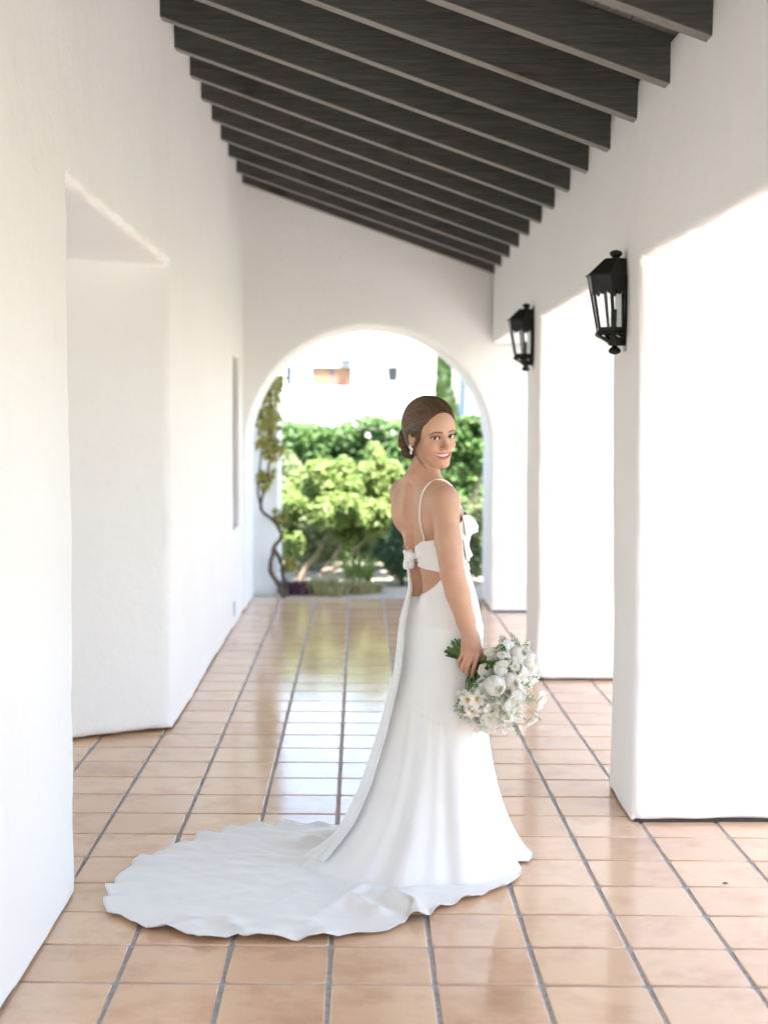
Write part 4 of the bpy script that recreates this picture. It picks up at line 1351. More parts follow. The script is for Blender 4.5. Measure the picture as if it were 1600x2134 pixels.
for s in (-1, 1):
    c = h2w(s * 0.0315, 0.0732, -0.0006)
    gaze = np.array([0, 0, 1.63]) - c; gaze /= np.linalg.norm(gaze)
    gaze = gaze + 0.06 * hv
    vs, fs, an = uv_sphere(c, 0.0128 * HS, axis_=gaze)
    ec = np.tile(np.array([0.78, 0.76, 0.74]), (len(vs), 1))
    ec[an < 0.50] = (0.11, 0.085, 0.055); ec[an < 0.24] = (0.006, 0.006, 0.006); ec[(an >= 0.42) & (an < 0.52)] = (0.035, 0.028, 0.022)
    pmesh('eye', vs, fs, em, attrs={'paint': ('FLOAT_COLOR', ec)})
M['teeth'] = simple('tooth_enamel', (0.80, 0.77, 0.72), 0.22)
tv_ = []; tfs = []
nt_ = 10
for q in range(-5, 5):
    a0, a1 = (q + 0.04) * 0.0058, (q + 0.96) * 0.0058
    for rows in ((0.0076, -0.0046 if abs(q + 0.5) < 2 else -0.0036),):
        grid = []
        for t in np.linspace(0, 1, 4):
            uu = a0 + (a1 - a0) * t
            bulge = 0.0012 * (1 - (2 * t - 1) ** 2)
            for zz in np.linspace(rows[0], rows[1], 3):
                cw = -0.0665 + 7.0 * uu ** 2
                grid.append(h2w(uu, 0.0835 - 14.0 * uu ** 2 + bulge - 0.0008, cw + zz))
        b = len(tv_); tv_ += grid
        for i in range(3):
            for j in range(2):
                tfs.append((b + i * 3 + j, b + i * 3 + j + 1, b + (i + 1) * 3 + j + 1, b + (i + 1) * 3 + j))
pmesh('teeth', np.array(tv_), tfs, M['teeth'])

# ---- upper lashes
lm_ = simple('dark_lashes', (0.008, 0.006, 0.005), 0.5)
for s in (-1, 1):
    lsh = MB()
    for n_ in range(26):
        t = n_ / 25
        uu = 0.0315 + (t - 0.46) * 0.0300
        k_ = max(0.0, 1 - ((uu - 0.0315) / 0.0150) ** 2)
        ww = -0.0006 + 0.07 * (uu - 0.0315) + 0.0046 * math.sqrt(k_)
        vv_ = 0.0735 + math.sqrt(max(0.0142 ** 2 - (uu - 0.0315) ** 2 - (ww + 0.0005) ** 2, 1e-6)) - 0.0002
        ln = 0.0046 + 0.0030 * t
        a_ = h2w(s * uu, vv_, ww); b_ = h2w(s * (uu + 0.0030 * (t - 0.35)), vv_ + ln * 0.80, ww + ln * 0.30); c_ = h2w(s * (uu + 0.0055 * (t - 0.3)), vv_ + ln, ww + ln * 0.85)
        lsh.tube([a_ - PB, b_ - PB, c_ - PB], [0.00050, 0.00038, 0.00012], 4)
    tag(lsh.build('eyelashes', lm_, woman), kind='stuff')
# ---- hair: swept back shell with a low bun, and real strands over it
hgx = dense([(0.10, 0.40, 0.0030)]); hgy = dense([(5.29, 5.60, 0.0030)]); hgz = dense([(1.47, 1.76, 0.0030)])
H = Grid(hgx, hgy, hgz)
def hair_sdf(u, v, w):
    E = lambda c, r: ell_sdf(u, v, w, np.array(c), r)
    au = np.abs(u)
    d = E((0, -0.010, 0.040), (0.0835, 0.103, 0.0935))
    d = smin(d, E((0, -0.055, 0.030), (0.080, 0.072, 0.088)), 0.03)
    d = smin(d, E((0, -0.050, -0.030), (0.066, 0.060, 0.055)), 0.03)
    # hairline: everything in front of this surface is bare skin
    vh = np.interp(np.asarray(w) + 11.0 * np.clip(au - 0.006, 0, 0.05) ** 2 - 0.004, [-0.12, -0.075, -0.045, -0.015, 0.015, 0.045, 0.066, 0.080, 0.096, 0.15], [-0.075, -0.060, -0.030, 0.010, 0.030, 0.044, 0.053, 0.066, 0.115, 0.16])
    vh = vh - 5.5 * np.clip(0.030 - au, 0, 1) ** 1.5 * np.clip((0.095 - w) / 0.02, 0, 1) * np.clip((w - 0.05) / 0.02, 0, 1) * 0.0
    d = smax(d, (v - vh) * 0.75, 0.010)
    d = smax(d, -(w + 0.105) * 0.8 - 0.3 * (v + 0.05) * 0, 0.012)
    # clear the ear
    d = smax(d, -ell_sdf(au, v, w, np.array([0.084, -0.010, -0.012]), (0.024, 0.019, 0.033)), 0.008)
    return d * HS
BUN = np.array([-0.020, -0.128, -0.040])
def bun_sdf(u, v, w):
    d = ell_sdf(u, v, w, BUN, (0.045, 0.036, 0.050))
    a = np.arctan2(w - BUN[2], u - BUN[0])
    d = d + 0.0022 * np.sin(5 * a + 60 * (v - BUN[1]))
    return d * HS
def roll_sdf(u, v, w):
    return HS * np.minimum(ell_sdf(u, v, w, np.array([-0.040, -0.095, -0.080]), (0.030, 0.034, 0.022)), ell_sdf(u, v, w, np.array([0.0, -0.105, -0.088]), (0.034, 0.030, 0.022)))
H.apply(HO - 0.25, HO + 0.25, lambda x, y, z: hair_sdf(*w2h(x, y, z)), 0.01)
H.apply(HO - 0.25, HO + 0.25, lambda x, y, z: bun_sdf(*w2h(x, y, z)), 0.010)
H.apply(HO - 0.25, HO + 0.25, lambda x, y, z: roll_sdf(*w2h(x, y, z)), 0.010)
V, Q = surfnet(H.xs, H.ys, H.zs, H.F)
V = relax(V, Q, 3, 0.5)
hm, hnt, hb = new_mat('brown_hair')
g_ = nd(hnt, 'ShaderNodeNewGeometry')
hr = ramp(hnt, g_.outputs['Random Per Island'], [(0.0, (0.045, 0.026, 0.014)), (0.40, (0.105, 0.061, 0.033)), (0.75, (0.18, 0.108, 0.060)), (1.0, (0.33, 0.21, 0.125))])
hnt.links.new(hr.outputs[0], hb.inputs['Base Color'])
hb.inputs['Roughness'].default_value = 0.36; hb.inputs['Specular IOR Level'].default_value = 0.5
M['hair'] = hm
M['hair_base'] = simple('hair_under', (0.045, 0.025, 0.014), 0.55, var=0.3, vscale=60)
hair = pmesh('hair', V, Q, M['hair_base'])
# strands follow meridians from the parting above the forehead to the bun
def hairF(p):
    u, v, w = w2h(p[:, 0], p[:, 1], p[:, 2])
    a = hair_sdf(u, v, w); b = bun_sdf(u, v, w); c = roll_sdf(u, v, w)
    return np.minimum(np.minimum(a, b), c)
def project(p, f, lift, it=5):
    e = 0.0015
    for _ in range(it):
        d = f(p) - lift
        g = np.stack([(f(p + np.eye(3)[i] * e) - f(p - np.eye(3)[i] * e)) / (2 * e) for i in range(3)], 1)
        g2 = (g ** 2).sum(1) + 1e-6
        p = p - g * np.clip(d / g2, -0.01, 0.01)[:, None]
    return p
SV = []; SF = []
def ribbon_tubes(paths, rad):
    """triangular tubes, paths (n, m, 3), rad (n,)"""
    n, m_, _ = paths.shape
    t = np.gradient(paths, axis=1); t /= np.linalg.norm(t, axis=2)[..., None] + 1e-9
    c = HO - 0 * paths; o = paths - HO; o = o - t * (o * t).sum(2)[..., None]; o /= np.linalg.norm(o, axis=2)[..., None] + 1e-9
    s = np.cross(t, o)
    prof = np.linspace(1.0, 1.0, m_) * np.minimum(1, np.minimum(np.linspace(0.3, 6, m_), np.linspace(6, 0.3, m_)))
    rr_ = (rad[:, None] * prof)[..., None]
    ring = np.stack([paths + rr_ * o, paths - rr_ * 0.5 * o + rr_ * 0.87 * s, paths - rr_ * 0.5 * o - rr_ * 0.87 * s], 2)   # n,m,3,3
    Vv = ring.reshape(-1, 3)
    base = (np.arange(n) * m_ * 3)[:, None, None]
    i = np.arange(m_ - 1)[None, :, None] * 3
    k = np.arange(3)[None, None, :]; k2 = (k + 1) % 3
    Fq = np.stack(np.broadcast_arrays(base + i + k, base + i + k2, base + i + 3 + k2, base + i + 3 + k), -1).reshape(-1, 4)
    return Vv, Fq
def wpt(a): return np.array([h2w(*p) for p in a])
# cap strands: angle round the axis from the front pole to the bun
NS = 7000
Fp = np.array([0.014, 0.090, 0.080]); Bp = np.array([-0.016, -0.112, -0.030])
ax_ = (Bp - Fp); Lx = np.linalg.norm(ax_); ax_ /= Lx
e_a = np.array([1.0, 0, 0]); e_a -= ax_ * (e_a @ ax_); e_a /= np.linalg.norm(e_a); e_b = np.cross(ax_, e_a)
th = RNG.uniform(0, 2 * math.pi, NS)
tt = np.linspace(0, 1, 26)
mid = np.array([-0.002, -0.02, 0.03])
paths = np.zeros((NS, len(tt), 3))
t_start = RNG.uniform(0.0, 0.06, NS)
wob = RNG.normal(0, 0.05, (NS, 1)) * np.sin(np.pi * tt)[None] + 0.04 * np.sin(5 * th)[:, None] * np.sin(2.2 * tt * np.pi)[None]
for i_, t0 in enumerate(tt):
    tl = t_start + (1 - t_start) * t0
    ang = th + wob[:, i_]
    rad_ = 0.16 * np.sin(np.pi * np.clip(tl * 0.94 + 0.04, 0, 1)) ** 0.8
    p = Fp + ax_ * (tl * Lx)[:, None] + rad_[:, None] * (np.cos(ang)[:, None] * e_a + np.sin(ang)[:, None] * e_b)
    paths[:, i_] = HO + HS * (p[:, :1] * hu + p[:, 1:2] * hv + p[:, 2:] * hw_)
lift = RNG.uniform(-0.0004, 0.0016, NS)
flat = project(paths.reshape(-1, 3), lambda p: hair_sdf(*w2h(p[:, 0], p[:, 1], p[:, 2])), np.repeat(lift, len(tt)), 14).reshape(paths.shape)
fh = w2h(flat[..., 0], flat[..., 1], flat[..., 2])
ok = (np.abs(hair_sdf(*fh)) < 0.007).all(1)
jump = np.linalg.norm(np.diff(flat, axis=1), axis=2).max(1) < 0.045
flat = flat[ok & jump]
# the front section combed straight back from the forehead
NC = 1300
u0 = RNG.uniform(-0.055, 0.062, NC); aa0 = RNG.uniform(0.455, 0.66, NC) + np.where(RNG.random(NC) < 0.10, -0.05 * RNG.random(NC), 0) - 30.0 * np.clip(np.abs(u0) - 0.006, 0, 0.05) ** 2; aa1 = RNG.uniform(1.6, 2.3, NC)
paths = np.zeros((NC, len(tt), 3))
for i_, t0 in enumerate(tt):
    an_ = aa0 + (aa1 - aa0) * t0
    uu_ = u0 * (1 + 0.25 * np.sin(np.pi * t0)) * 1.0 - 0.010 * t0 + 0.003 * np.sin(9 * t0 + 40 * u0)
    p = np.stack([uu_, -0.012 + 0.118 * np.cos(an_), 0.040 + 0.105 * np.sin(an_)], 1)
    paths[:, i_] = HO + HS * (p[:, :1] * hu + p[:, 1:2] * hv + p[:, 2:] * hw_)
fl2 = project(paths.reshape(-1, 3), lambda p: np.minimum(hair_sdf(*w2h(p[:, 0], p[:, 1], p[:, 2])), head_sdf(*w2h(p[:, 0], p[:, 1], p[:, 2]))), np.repeat(RNG.uniform(-0.0002, 0.0018, NC), len(tt)), 12).reshape(paths.shape)
flat = np.concatenate([flat, fl2[np.linalg.norm(np.diff(fl2, axis=1), axis=2).max(1) < 0.045]])
a_, b_ = ribbon_tubes(flat, RNG.uniform(0.00032, 0.0007, len(flat)))
pmesh('strand_layer', a_, b_, M['hair'], hair)
# bun strands: loops coiled round the bun
NB_ = 900
ph0 = RNG.uniform(0, 6.28, NB_); tilt = RNG.uniform(-1.3, 1.4, NB_)
b_ax = np.array([-0.62, 0.55, 0.35]); b_ax /= np.linalg.norm(b_ax); b_e1 = np.cross(b_ax, UZ); b_e1 /= np.linalg.norm(b_e1); b_e2 = np.cross(b_ax, b_e1)
tt2 = np.linspace(0, 1, 22)
paths = np.zeros((NB_, 22, 3))
for i_, t0 in enumerate(tt2):
    a2 = ph0 + t0 * 3.4
    lat = tilt + 0.25 * np.sin(a2 * 0.7 + ph0)
    q_ = np.cos(lat)[:, None] * (np.cos(a2)[:, None] * b_e1 + np.sin(a2)[:, None] * b_e2) + np.sin(lat)[:, None] * b_ax
    q_ /= np.linalg.norm(q_, axis=1)[:, None]
    p = BUN + q_ * np.array([0.045, 0.036, 0.050])
    paths[:, i_] = HO + HS * (p[:, :1] * hu + p[:, 1:2] * hv + p[:, 2:] * hw_)
sel = RNG.uniform(-0.0004, 0.0014, NB_)
flat = project(paths.reshape(-1, 3), lambda p: bun_sdf(*w2h(p[:, 0], p[:, 1], p[:, 2])), np.repeat(sel, 22), 6).reshape(paths.shape)
# the rolled lengths below the bun
NR = 500
paths = np.zeros((NR, 22, 3)); ph1 = RNG.uniform(0, 6.28, NR); lat1 = RNG.uniform(-1.2, 1.2, NR)
for i_, t0 in enumerate(tt2):
    a2 = ph1 + t0 * 2.6
    q_ = np.stack([np.sin(lat1), np.cos(lat1) * np.cos(a2), np.cos(lat1) * np.sin(a2)], 1)
    p = np.array([-0.022, -0.100, -0.084]) + q_ * np.array([0.055, 0.036, 0.024])
    paths[:, i_] = HO + HS * (p[:, :1] * hu + p[:, 1:2] * hv + p[:, 2:] * hw_)
fl3 = project(paths.reshape(-1, 3), lambda p: roll_sdf(*w2h(p[:, 0], p[:, 1], p[:, 2])), np.repeat(RNG.uniform(-0.0002, 0.0016, NR), 22), 6).reshape(paths.shape)
flat = np.concatenate([flat, fl3])
a_, b_ = ribbon_tubes(flat, RNG.uniform(0.0005, 0.0011, len(flat)))
pmesh('bun_strands', a_, b_, M['hair'], hair)
# loose face-framing wisps and fine flyaways
W_ = []
def wisp(ctrl, n, spread, seed):
    r = np.random.default_rng(seed)
    c = np.array(ctrl, float)
    t = np.linspace(0, 1, 24); k = np.linspace(0, 1, len(c))
    out_ = []
    for i in range(n):
        j = r.normal(0, spread, 3); jj = r.normal(0, spread, 3)
        pc_ = np.stack([np.interp(t, k, c[:, q]) for q in range(3)], 1)
        for _ in range(14): pc_[1:-1] = (pc_[:-2] + pc_[1:-1] * 2 + pc_[2:]) / 4
        pc_ = pc_ + j * (0.3 + 0.7 * t)[:, None] + jj * np.sin(np.pi * t)[:, None]
        out_.append(pc_)
    return out_
ws = wisp([(-0.050, 0.064, 0.072), (-0.066, 0.046, 0.034), (-0.0745, 0.027, -0.002), (-0.0755, 0.012, -0.032), (-0.074, 0.002, -0.056)], 70, 0.0019, 1)
ws += wisp([(-0.056, 0.052, 0.060), (-0.073, 0.030, 0.015), (-0.078, 0.012, -0.030), (-0.074, 0.010, -0.068), (-0.056, 0.026, -0.105), (-0.040, 0.045, -0.128)], 9, 0.0032, 2)
ws += wisp([(0.052, 0.060, 0.064), (0.067, 0.046, 0.030), (0.0715, 0.036, 0.0), (0.072, 0.030, -0.02)], 34, 0.0016, 3)
ws += wisp([(-0.062, -0.02, -0.060), (-0.052, -0.015, -0.095), (-0.035, 0.0, -0.125)], 8, 0.003, 4)
for s_ in range(6):
    r = np.random.default_rng(100 + s_)
    a3 = r.uniform(-0.4, 1.0); b3 = r.uniform(-1.0, 0.6)
    d_ = np.array([math.sin(b3) * 0.6, math.sin(a3) * 0.6, 1.0]); d_ /= np.linalg.norm(d_)
    s0 = np.array([0, -0.012, 0.038]) + d_ * np.array([0.084, 0.104, 0.0945])
    ws += wisp([s0, s0 + d_ * 0.006 + r.normal(0, 0.008, 3), s0 + d_ * 0.008 + r.normal(0, 0.016, 3)], 1, 0.0, s_)
ws = np.array([[h2w(*p) for p in c] for c in ws])
a_, b_ = ribbon_tubes(ws, np.where(np.arange(len(ws)) < len(ws) - 6, 0.00042, 0.00016))
hl_m, hlnt, hlb = new_mat('light_brown_hair')
hlb.inputs['Base Color'].default_value = (0.20, 0.115, 0.060, 1); hlb.inputs['Roughness'].default_value = 0.4
pmesh('loose_strands', a_, b_, hl_m, hair)
# ---- earring: a stem of three small blossoms of mother of pearl
M['pearl'] = simple('mother_of_pearl', (0.82, 0.80, 0.78), 0.15)
M['silver'] = simple('silver_wire', (0.75, 0.74, 0.72), 0.25, metal=1.0)
er = MB()
epos = [(-0.0865, -0.008, -0.040), (-0.0885, 0.004, -0.046), (-0.0880, -0.001, -0.060)]
for q, p in enumerate(epos):
    c = h2w(*p)
    for k_ in range(5):
        a_ = k_ * 1.2566 + q
        dd = (math.cos(a_) * hw_ + math.sin(a_) * hv) * 0.0046
        nrm = -hu * 0.8 - np.array([0, 0.6, 0])
        vv, ff, _ = uv_sphere(c + dd, 0.0036 if q < 2 else 0.0030, 8, 6, -hu)
        er.add(vv - PB, ff)
    vv, ff, _ = uv_sphere(c - hu * 0.003, 0.0024, 8, 6, -hu); er.add(vv - PB, ff)
ero = er.build('earring', M['pearl'], woman, True)
ew2 = MB(); ew2.tube([h2w(-0.0850, -0.010, -0.036) - PB, h2w(-0.0875, -0.004, -0.045) - PB, h2w(-0.0875, -0.001, -0.060) - PB], 0.0009, 5); ew2.build('ear_wire', M['silver'], ero, True)
# ================================================================== gown
def satin_material():
    m, nt, b = new_mat('ivory_satin')
    n1 = noise(nt, 7, 3, 0.5); r1 = ramp(nt, n1.outputs[0], [(0.3, (0.815, 0.805, 0.785)), (0.7, (0.85, 0.842, 0.825))])
    nt.links.new(r1.outputs[0], b.inputs['Base Color'])
    b.inputs['Roughness'].default_value = 0.42
    b.inputs['Specular IOR Level'].default_value = 0.45
    b.inputs['Sheen Weight'].default_value = 0.25
    b.inputs['Sheen Roughness'].default_value = 0.4
    nb = noise(nt, 900, 2, 0.5, mapscale=(1, 1, 0.4)); nb2 = noise(nt, 9, 3, 0.5, mapscale=(1, 1, 0.35))
    ad = nd(nt, 'ShaderNodeMath', operation='MULTIPLY_ADD'); nt.links.new(nb.outputs[0], ad.inputs[0]); ad.inputs[1].default_value = 0.03; nt.links.new(nb2.outputs[0], ad.inputs[2])
    bump(nt, b, ad.outputs[0], 0.30, 0.006)
    return m
M['satin'] = satin_material()
gown = empty('gown'); gown.parent = woman
gown['label'] = 'long ivory satin gown with open back, tied sash and train'

def solid(name, P, parent, thick=0.0022, closed_u=False, mat=None, smooth=True):
    """grid of points (nu, nv, 3) as a thin double-sided cloth"""
    nu, nv, _ = P.shape
    du = np.gradient(P, axis=0) if not closed_u else (np.roll(P, -1, 0) - np.roll(P, 1, 0)) / 2
    dv = np.gradient(P, axis=1)
    N = np.cross(du, dv); N /= np.linalg.norm(N, axis=2)[..., None] + 1e-9
    A = P.reshape(-1, 3); B = (P - N * thick).reshape(-1, 3)
    n = nu * nv; fs = []
    I = np.arange(nu if closed_u else nu - 1); J = np.arange(nv - 1)
    ii, jj = np.meshgrid(I, J, indexing='ij'); i2 = (ii + 1) % nu
    q = np.stack([ii * nv + jj, i2 * nv + jj, i2 * nv + jj + 1, ii * nv + jj + 1], -1).reshape(-1, 4)
    fs = [q, (q + n)[:, ::-1]]
    i = I; i2 = (I + 1) % nu
    fs.append(np.stack([i * nv, i * nv + n, i2 * nv + n, i2 * nv], 1)); fs.append(np.stack([i * nv + nv - 1, i2 * nv + nv - 1, i2 * nv + nv - 1 + n, i * nv + nv - 1 + n], 1))
    if not closed_u:
        j = J
        fs.append(np.stack([j, j + 1, j + 1 + n, j + n], 1)); b0 = (nu - 1) * nv
        fs.append(np.stack([b0 + j, b0 + j + n, b0 + j + 1 + n, b0 + j + 1], 1))
    return pmesh(name, np.concatenate([A, B]), np.concatenate(fs).astype(np.int32), mat or M['satin'], parent, smooth)

# ---- skirt: polar surface round a moving centre
C0 = np.array([0.315, 5.43])                        # centre at the floor
HEM = np.array([(0.662, 5.415), (0.640, 5.350), (0.585, 5.352), (0.600, 5.30), (0.594, 5.205), (0.557, 5.106), (0.471, 4.985), (0.378, 4.909), (0.287, 4.812), (0.215, 4.700), (0.178, 4.728), (0.149, 4.664), (0.093, 4.602), (0.004, 4.585),
    (-0.146, 4.512), (-0.261, 4.525), (-0.331, 4.513), (-0.392, 4.560), (-0.440, 4.521), (-0.499, 4.526), (-0.600, 4.625), (-0.658, 4.600), (-0.784, 4.755), (-0.825, 4.765), (-0.859, 4.872), (-0.864, 5.075), (-0.829, 5.284),
    (-0.785, 5.407), (-0.711, 5.492), (-0.649, 5.606), (-0.562, 5.711), (-0.471, 5.812), (-0.36, 5.83), (-0.20, 5.83), (-0.05, 5.82), (0.10, 5.80), (0.30, 5.78), (0.48, 5.72), (0.60, 5.62), (0.655, 5.50)])
ha = np.unwrap(np.arctan2(HEM[:, 1] - C0[1], HEM[:, 0] - C0[0]))
hr_ = np.linalg.norm(HEM - C0, axis=1)
o_ = np.argsort(np.mod(ha, 2 * math.pi)); ha_s = np.mod(ha, 2 * math.pi)[o_]; hr_s = hr_[o_]
def hemR(th):
    t = np.mod(th, 2 * math.pi)
    return np.interp(t, np.concatenate([ha_s - 2 * math.pi, ha_s, ha_s + 2 * math.pi]), np.concatenate([hr_s] * 3))
def adiff(a, b): return (a - b + math.pi) % (2 * math.pi) - math.pi
def touchR(th):
    """radius at which the cloth reaches the floor"""
    R = hemR(th)
    return np.minimum(R, 0.36 + 0.20 * np.exp(-(adiff(th, math.radians(200)) / 0.75) ** 2) + 0.02 * np.sin(3 * th))
def body_radius(z, th):
    cx_, cy_ = sect_centre(z)
    z = np.broadcast_to(z, np.shape(th)); cx_ = np.broadcast_to(cx_, np.shape(th)); cy_ = np.broadcast_to(cy_, np.shape(th))
    rs = np.linspace(0.05, 0.24, 140)
    best = np.full(np.shape(th), 0.05)
    for r_ in rs:
        d = trilin(FT, cx_ + r_ * np.cos(th), cy_ + r_ * np.sin(th), z)
        best = np.where(d < 0, r_, best)
    best = best + 0.0007
    if np.ndim(best) == 1 and len(best) > 60:
        kk = np.exp(-(np.arange(-6, 7) / 3.0) ** 2); kk /= kk.sum()
        best = np.maximum(best, np.convolve(np.pad(best, 6, mode='edge'), kk, 'valid'))
    return best
def section(z, th):
    """cloth over the hips: distance from the section centre in direction th"""
    a = spl(z, 3) + 0.010; b = spl(z, 4) + 0.010
    f = np.cos(th) * DF[0] + np.sin(th) * DF[1]; r = np.cos(th) * DR[0] + np.sin(th) * DR[1]
    return 1.0 / ((np.abs(f) / a) ** 2.25 + (np.abs(r) / b) ** 2.25) ** (1 / 2.25)
def trilin(F, x, y, z):
    i = np.clip(np.searchsorted(G.xs, x) - 1, 0, len(G.xs) - 2); j = np.clip(np.searchsorted(G.ys, y) - 1, 0, len(G.ys) - 2); k = np.clip(np.searchsorted(G.zs, z) - 1, 0, len(G.zs) - 2)
    tx = (x - G.xs[i]) / (G.xs[i + 1] - G.xs[i]); ty = (y - G.ys[j]) / (G.ys[j + 1] - G.ys[j]); tz_ = (z - G.zs[k]) / (G.zs[k + 1] - G.zs[k])
    s = 0
    for a in (0, 1):
        for b in (0, 1):
            for c in (0, 1):
                s = s + F[i + a, j + b, k + c] * (tx if a else 1 - tx) * (ty if b else 1 - ty) * (tz_ if c else 1 - tz_)
    return s
def sect_centre(z):
    zz = np.asarray(z, float)
    return PB[0] + spl(zz, 1) + DF[0] * spl(zz, 2), PB[1] + DF[1] * spl(zz, 2)
ZH = 0.90
def folds(th, z):
    g = np.clip((0.62 - z) / 0.62, 0, 1) ** 0.8
    s = 0.0
    for n_, p_, a_ in ((9, 0.4, 0.0055), (14, 1.9, 0.0050), (22, 0.7, 0.0030), (31, 2.6, 0.0016)):
        s = s + a_ * np.sin(n_ * th + p_ + 0.8 * np.sin(2 * th))
    s = g * s * 1.25
    # the deep fold between the front panel and the near panel
    s = s - 0.055 * np.exp(-(adiff(th, math.radians(-22)) / 0.085) ** 2) * np.clip((0.72 - z) / 0.5, 0, 1) ** 1.2
    s = s + 0.018 * np.exp(-(adiff(th, math.radians(-38)) / 0.12) ** 2) * np.clip((0.6 - z) / 0.5, 0, 1)
    # the broad fold running down behind the sash to the train
    s = s - 0.020 * np.exp(-(adiff(th, math.radians(232)) / 0.10) ** 2) * np.clip((0.45 - z) / 0.4, 0, 1)
    s = s + 0.022 * np.exp(-(adiff(th, math.radians(246)) / 0.10) ** 2) * np.clip((0.45 - z) / 0.4, 0, 1)
    return s
def seam_z(th):
    return 0.615 - 0.075 * np.sin(th - math.radians(215)) 
def skirt_xy(th, z):
    """position of the hanging cloth at height z"""
    zc = np.maximum(z, ZH)
    cx1, cy1 = sect_centre(zc)
    t = np.clip((ZH - z) / ZH, 0, 1)
    cx_ = cx1 + (C0[0] - cx1) * t; cy_ = cy1 + (C0[1] - cy1) * t
    rh = section(zc, th)
    if np.any(zc > ZH + 0.002):
        hi = np.clip((zc - ZH) / 0.05, 0, 1)
        rh = np.where(zc > ZH, np.maximum(rh * (1 - hi) + hi * 0.05, body_radius(np.asarray(zc, float), th) + 0.0075), rh)
    # straight fall with a gentle narrowing at the knee, then the flare
    base = rh * (1 - 0.02 * np.sin(np.pi * np.clip(t * 1.25, 0, 1))) + 0.020 * t
    flare = np.exp(-np.clip(z, 0, 2) / 0.145) * 0.55 + np.exp(-np.clip(z, 0, 2) / 0.33) * 0.45
    rt = touchR(th)
    r = base + (rt - base) * flare * np.clip(t / 0.30, 0, 1) ** 1.5 * (t > 0)
    r = r + 0.034 * np.exp(-((z - 0.36) / 0.27) ** 2) * np.exp(-(adiff(th, math.radians(190)) / 0.55) ** 2)
    r = r + folds(th, z)
    sm = z - seam_z(th)
    r = r + 0.0022 * np.exp(-(sm / 0.006) ** 2) - 0.0016 * np.exp(-((sm + 0.012) / 0.008) ** 2)
    # little puckers below the seam
    r = r + 0.0007 * np.sin(46 * th + 2 * np.sin(7 * th)) * np.clip(1 + sm / 0.12, 0, 1) * (sm < 0)
    return cx_ + r * np.cos(th), cy_ + r * np.sin(th)
def top_z(th):
    """upper edge of the skirt: low V at the spine, rising to the sides"""
    sp_ = math.atan2(-DF[1], -DF[0]) - 0.16
    d = np.abs(adiff(th, sp_))
    return 0.998 + 0.078 * (1 - np.cos(np.minimum(d, 1.5))) / 0.638 + 0.02 * np.clip(d - 1.0, 0, 2)
WA, WB, WC = Waves(21, 0.22), Waves(22, 0.10), Waves(23, 0.05)
NT_, NZ_, NF_ = 420, 110, 70
th = np.linspace(0, 2 * math.pi, NT_, endpoint=False)
tz = top_z(th)
P = np.zeros((NT_, NZ_ + NF_, 3))
s_ = np.linspace(0, 1, NZ_)
z_floor = 0.012
for j in range(NZ_):
    z = tz * (1 - s_[j]) + z_floor * s_[j]
    x_, y_ = skirt_xy(th, z)
    P[:, j] = np.stack([x_, y_, z], 1)
R = hemR(th)
xe, ye = P[:, NZ_ - 1, 0], P[:, NZ_ - 1, 1]
re = np.hypot(xe - C0[0], ye - C0[1])
hx_, hy_ = C0[0] + R * np.cos(th), C0[1] + R * np.sin(th)
long_ = np.clip((R - re) / 0.15, 0, 1)
arc = np.concatenate([[0], np.cumsum(np.hypot(np.diff(hx_), np.diff(hy_)))])
rn = Waves(41, 0.55); amp = np.clip(0.55 + 0.75 * rn(arc, 0, 0), 0.12, 1.3)
hr1 = np.sin(2 * math.pi * arc / 0.155 + 2.2 * np.sin(arc * 5.1)); hr2 = np.sin(2 * math.pi * arc / 0.071 + 1.5 * np.sin(arc * 9))
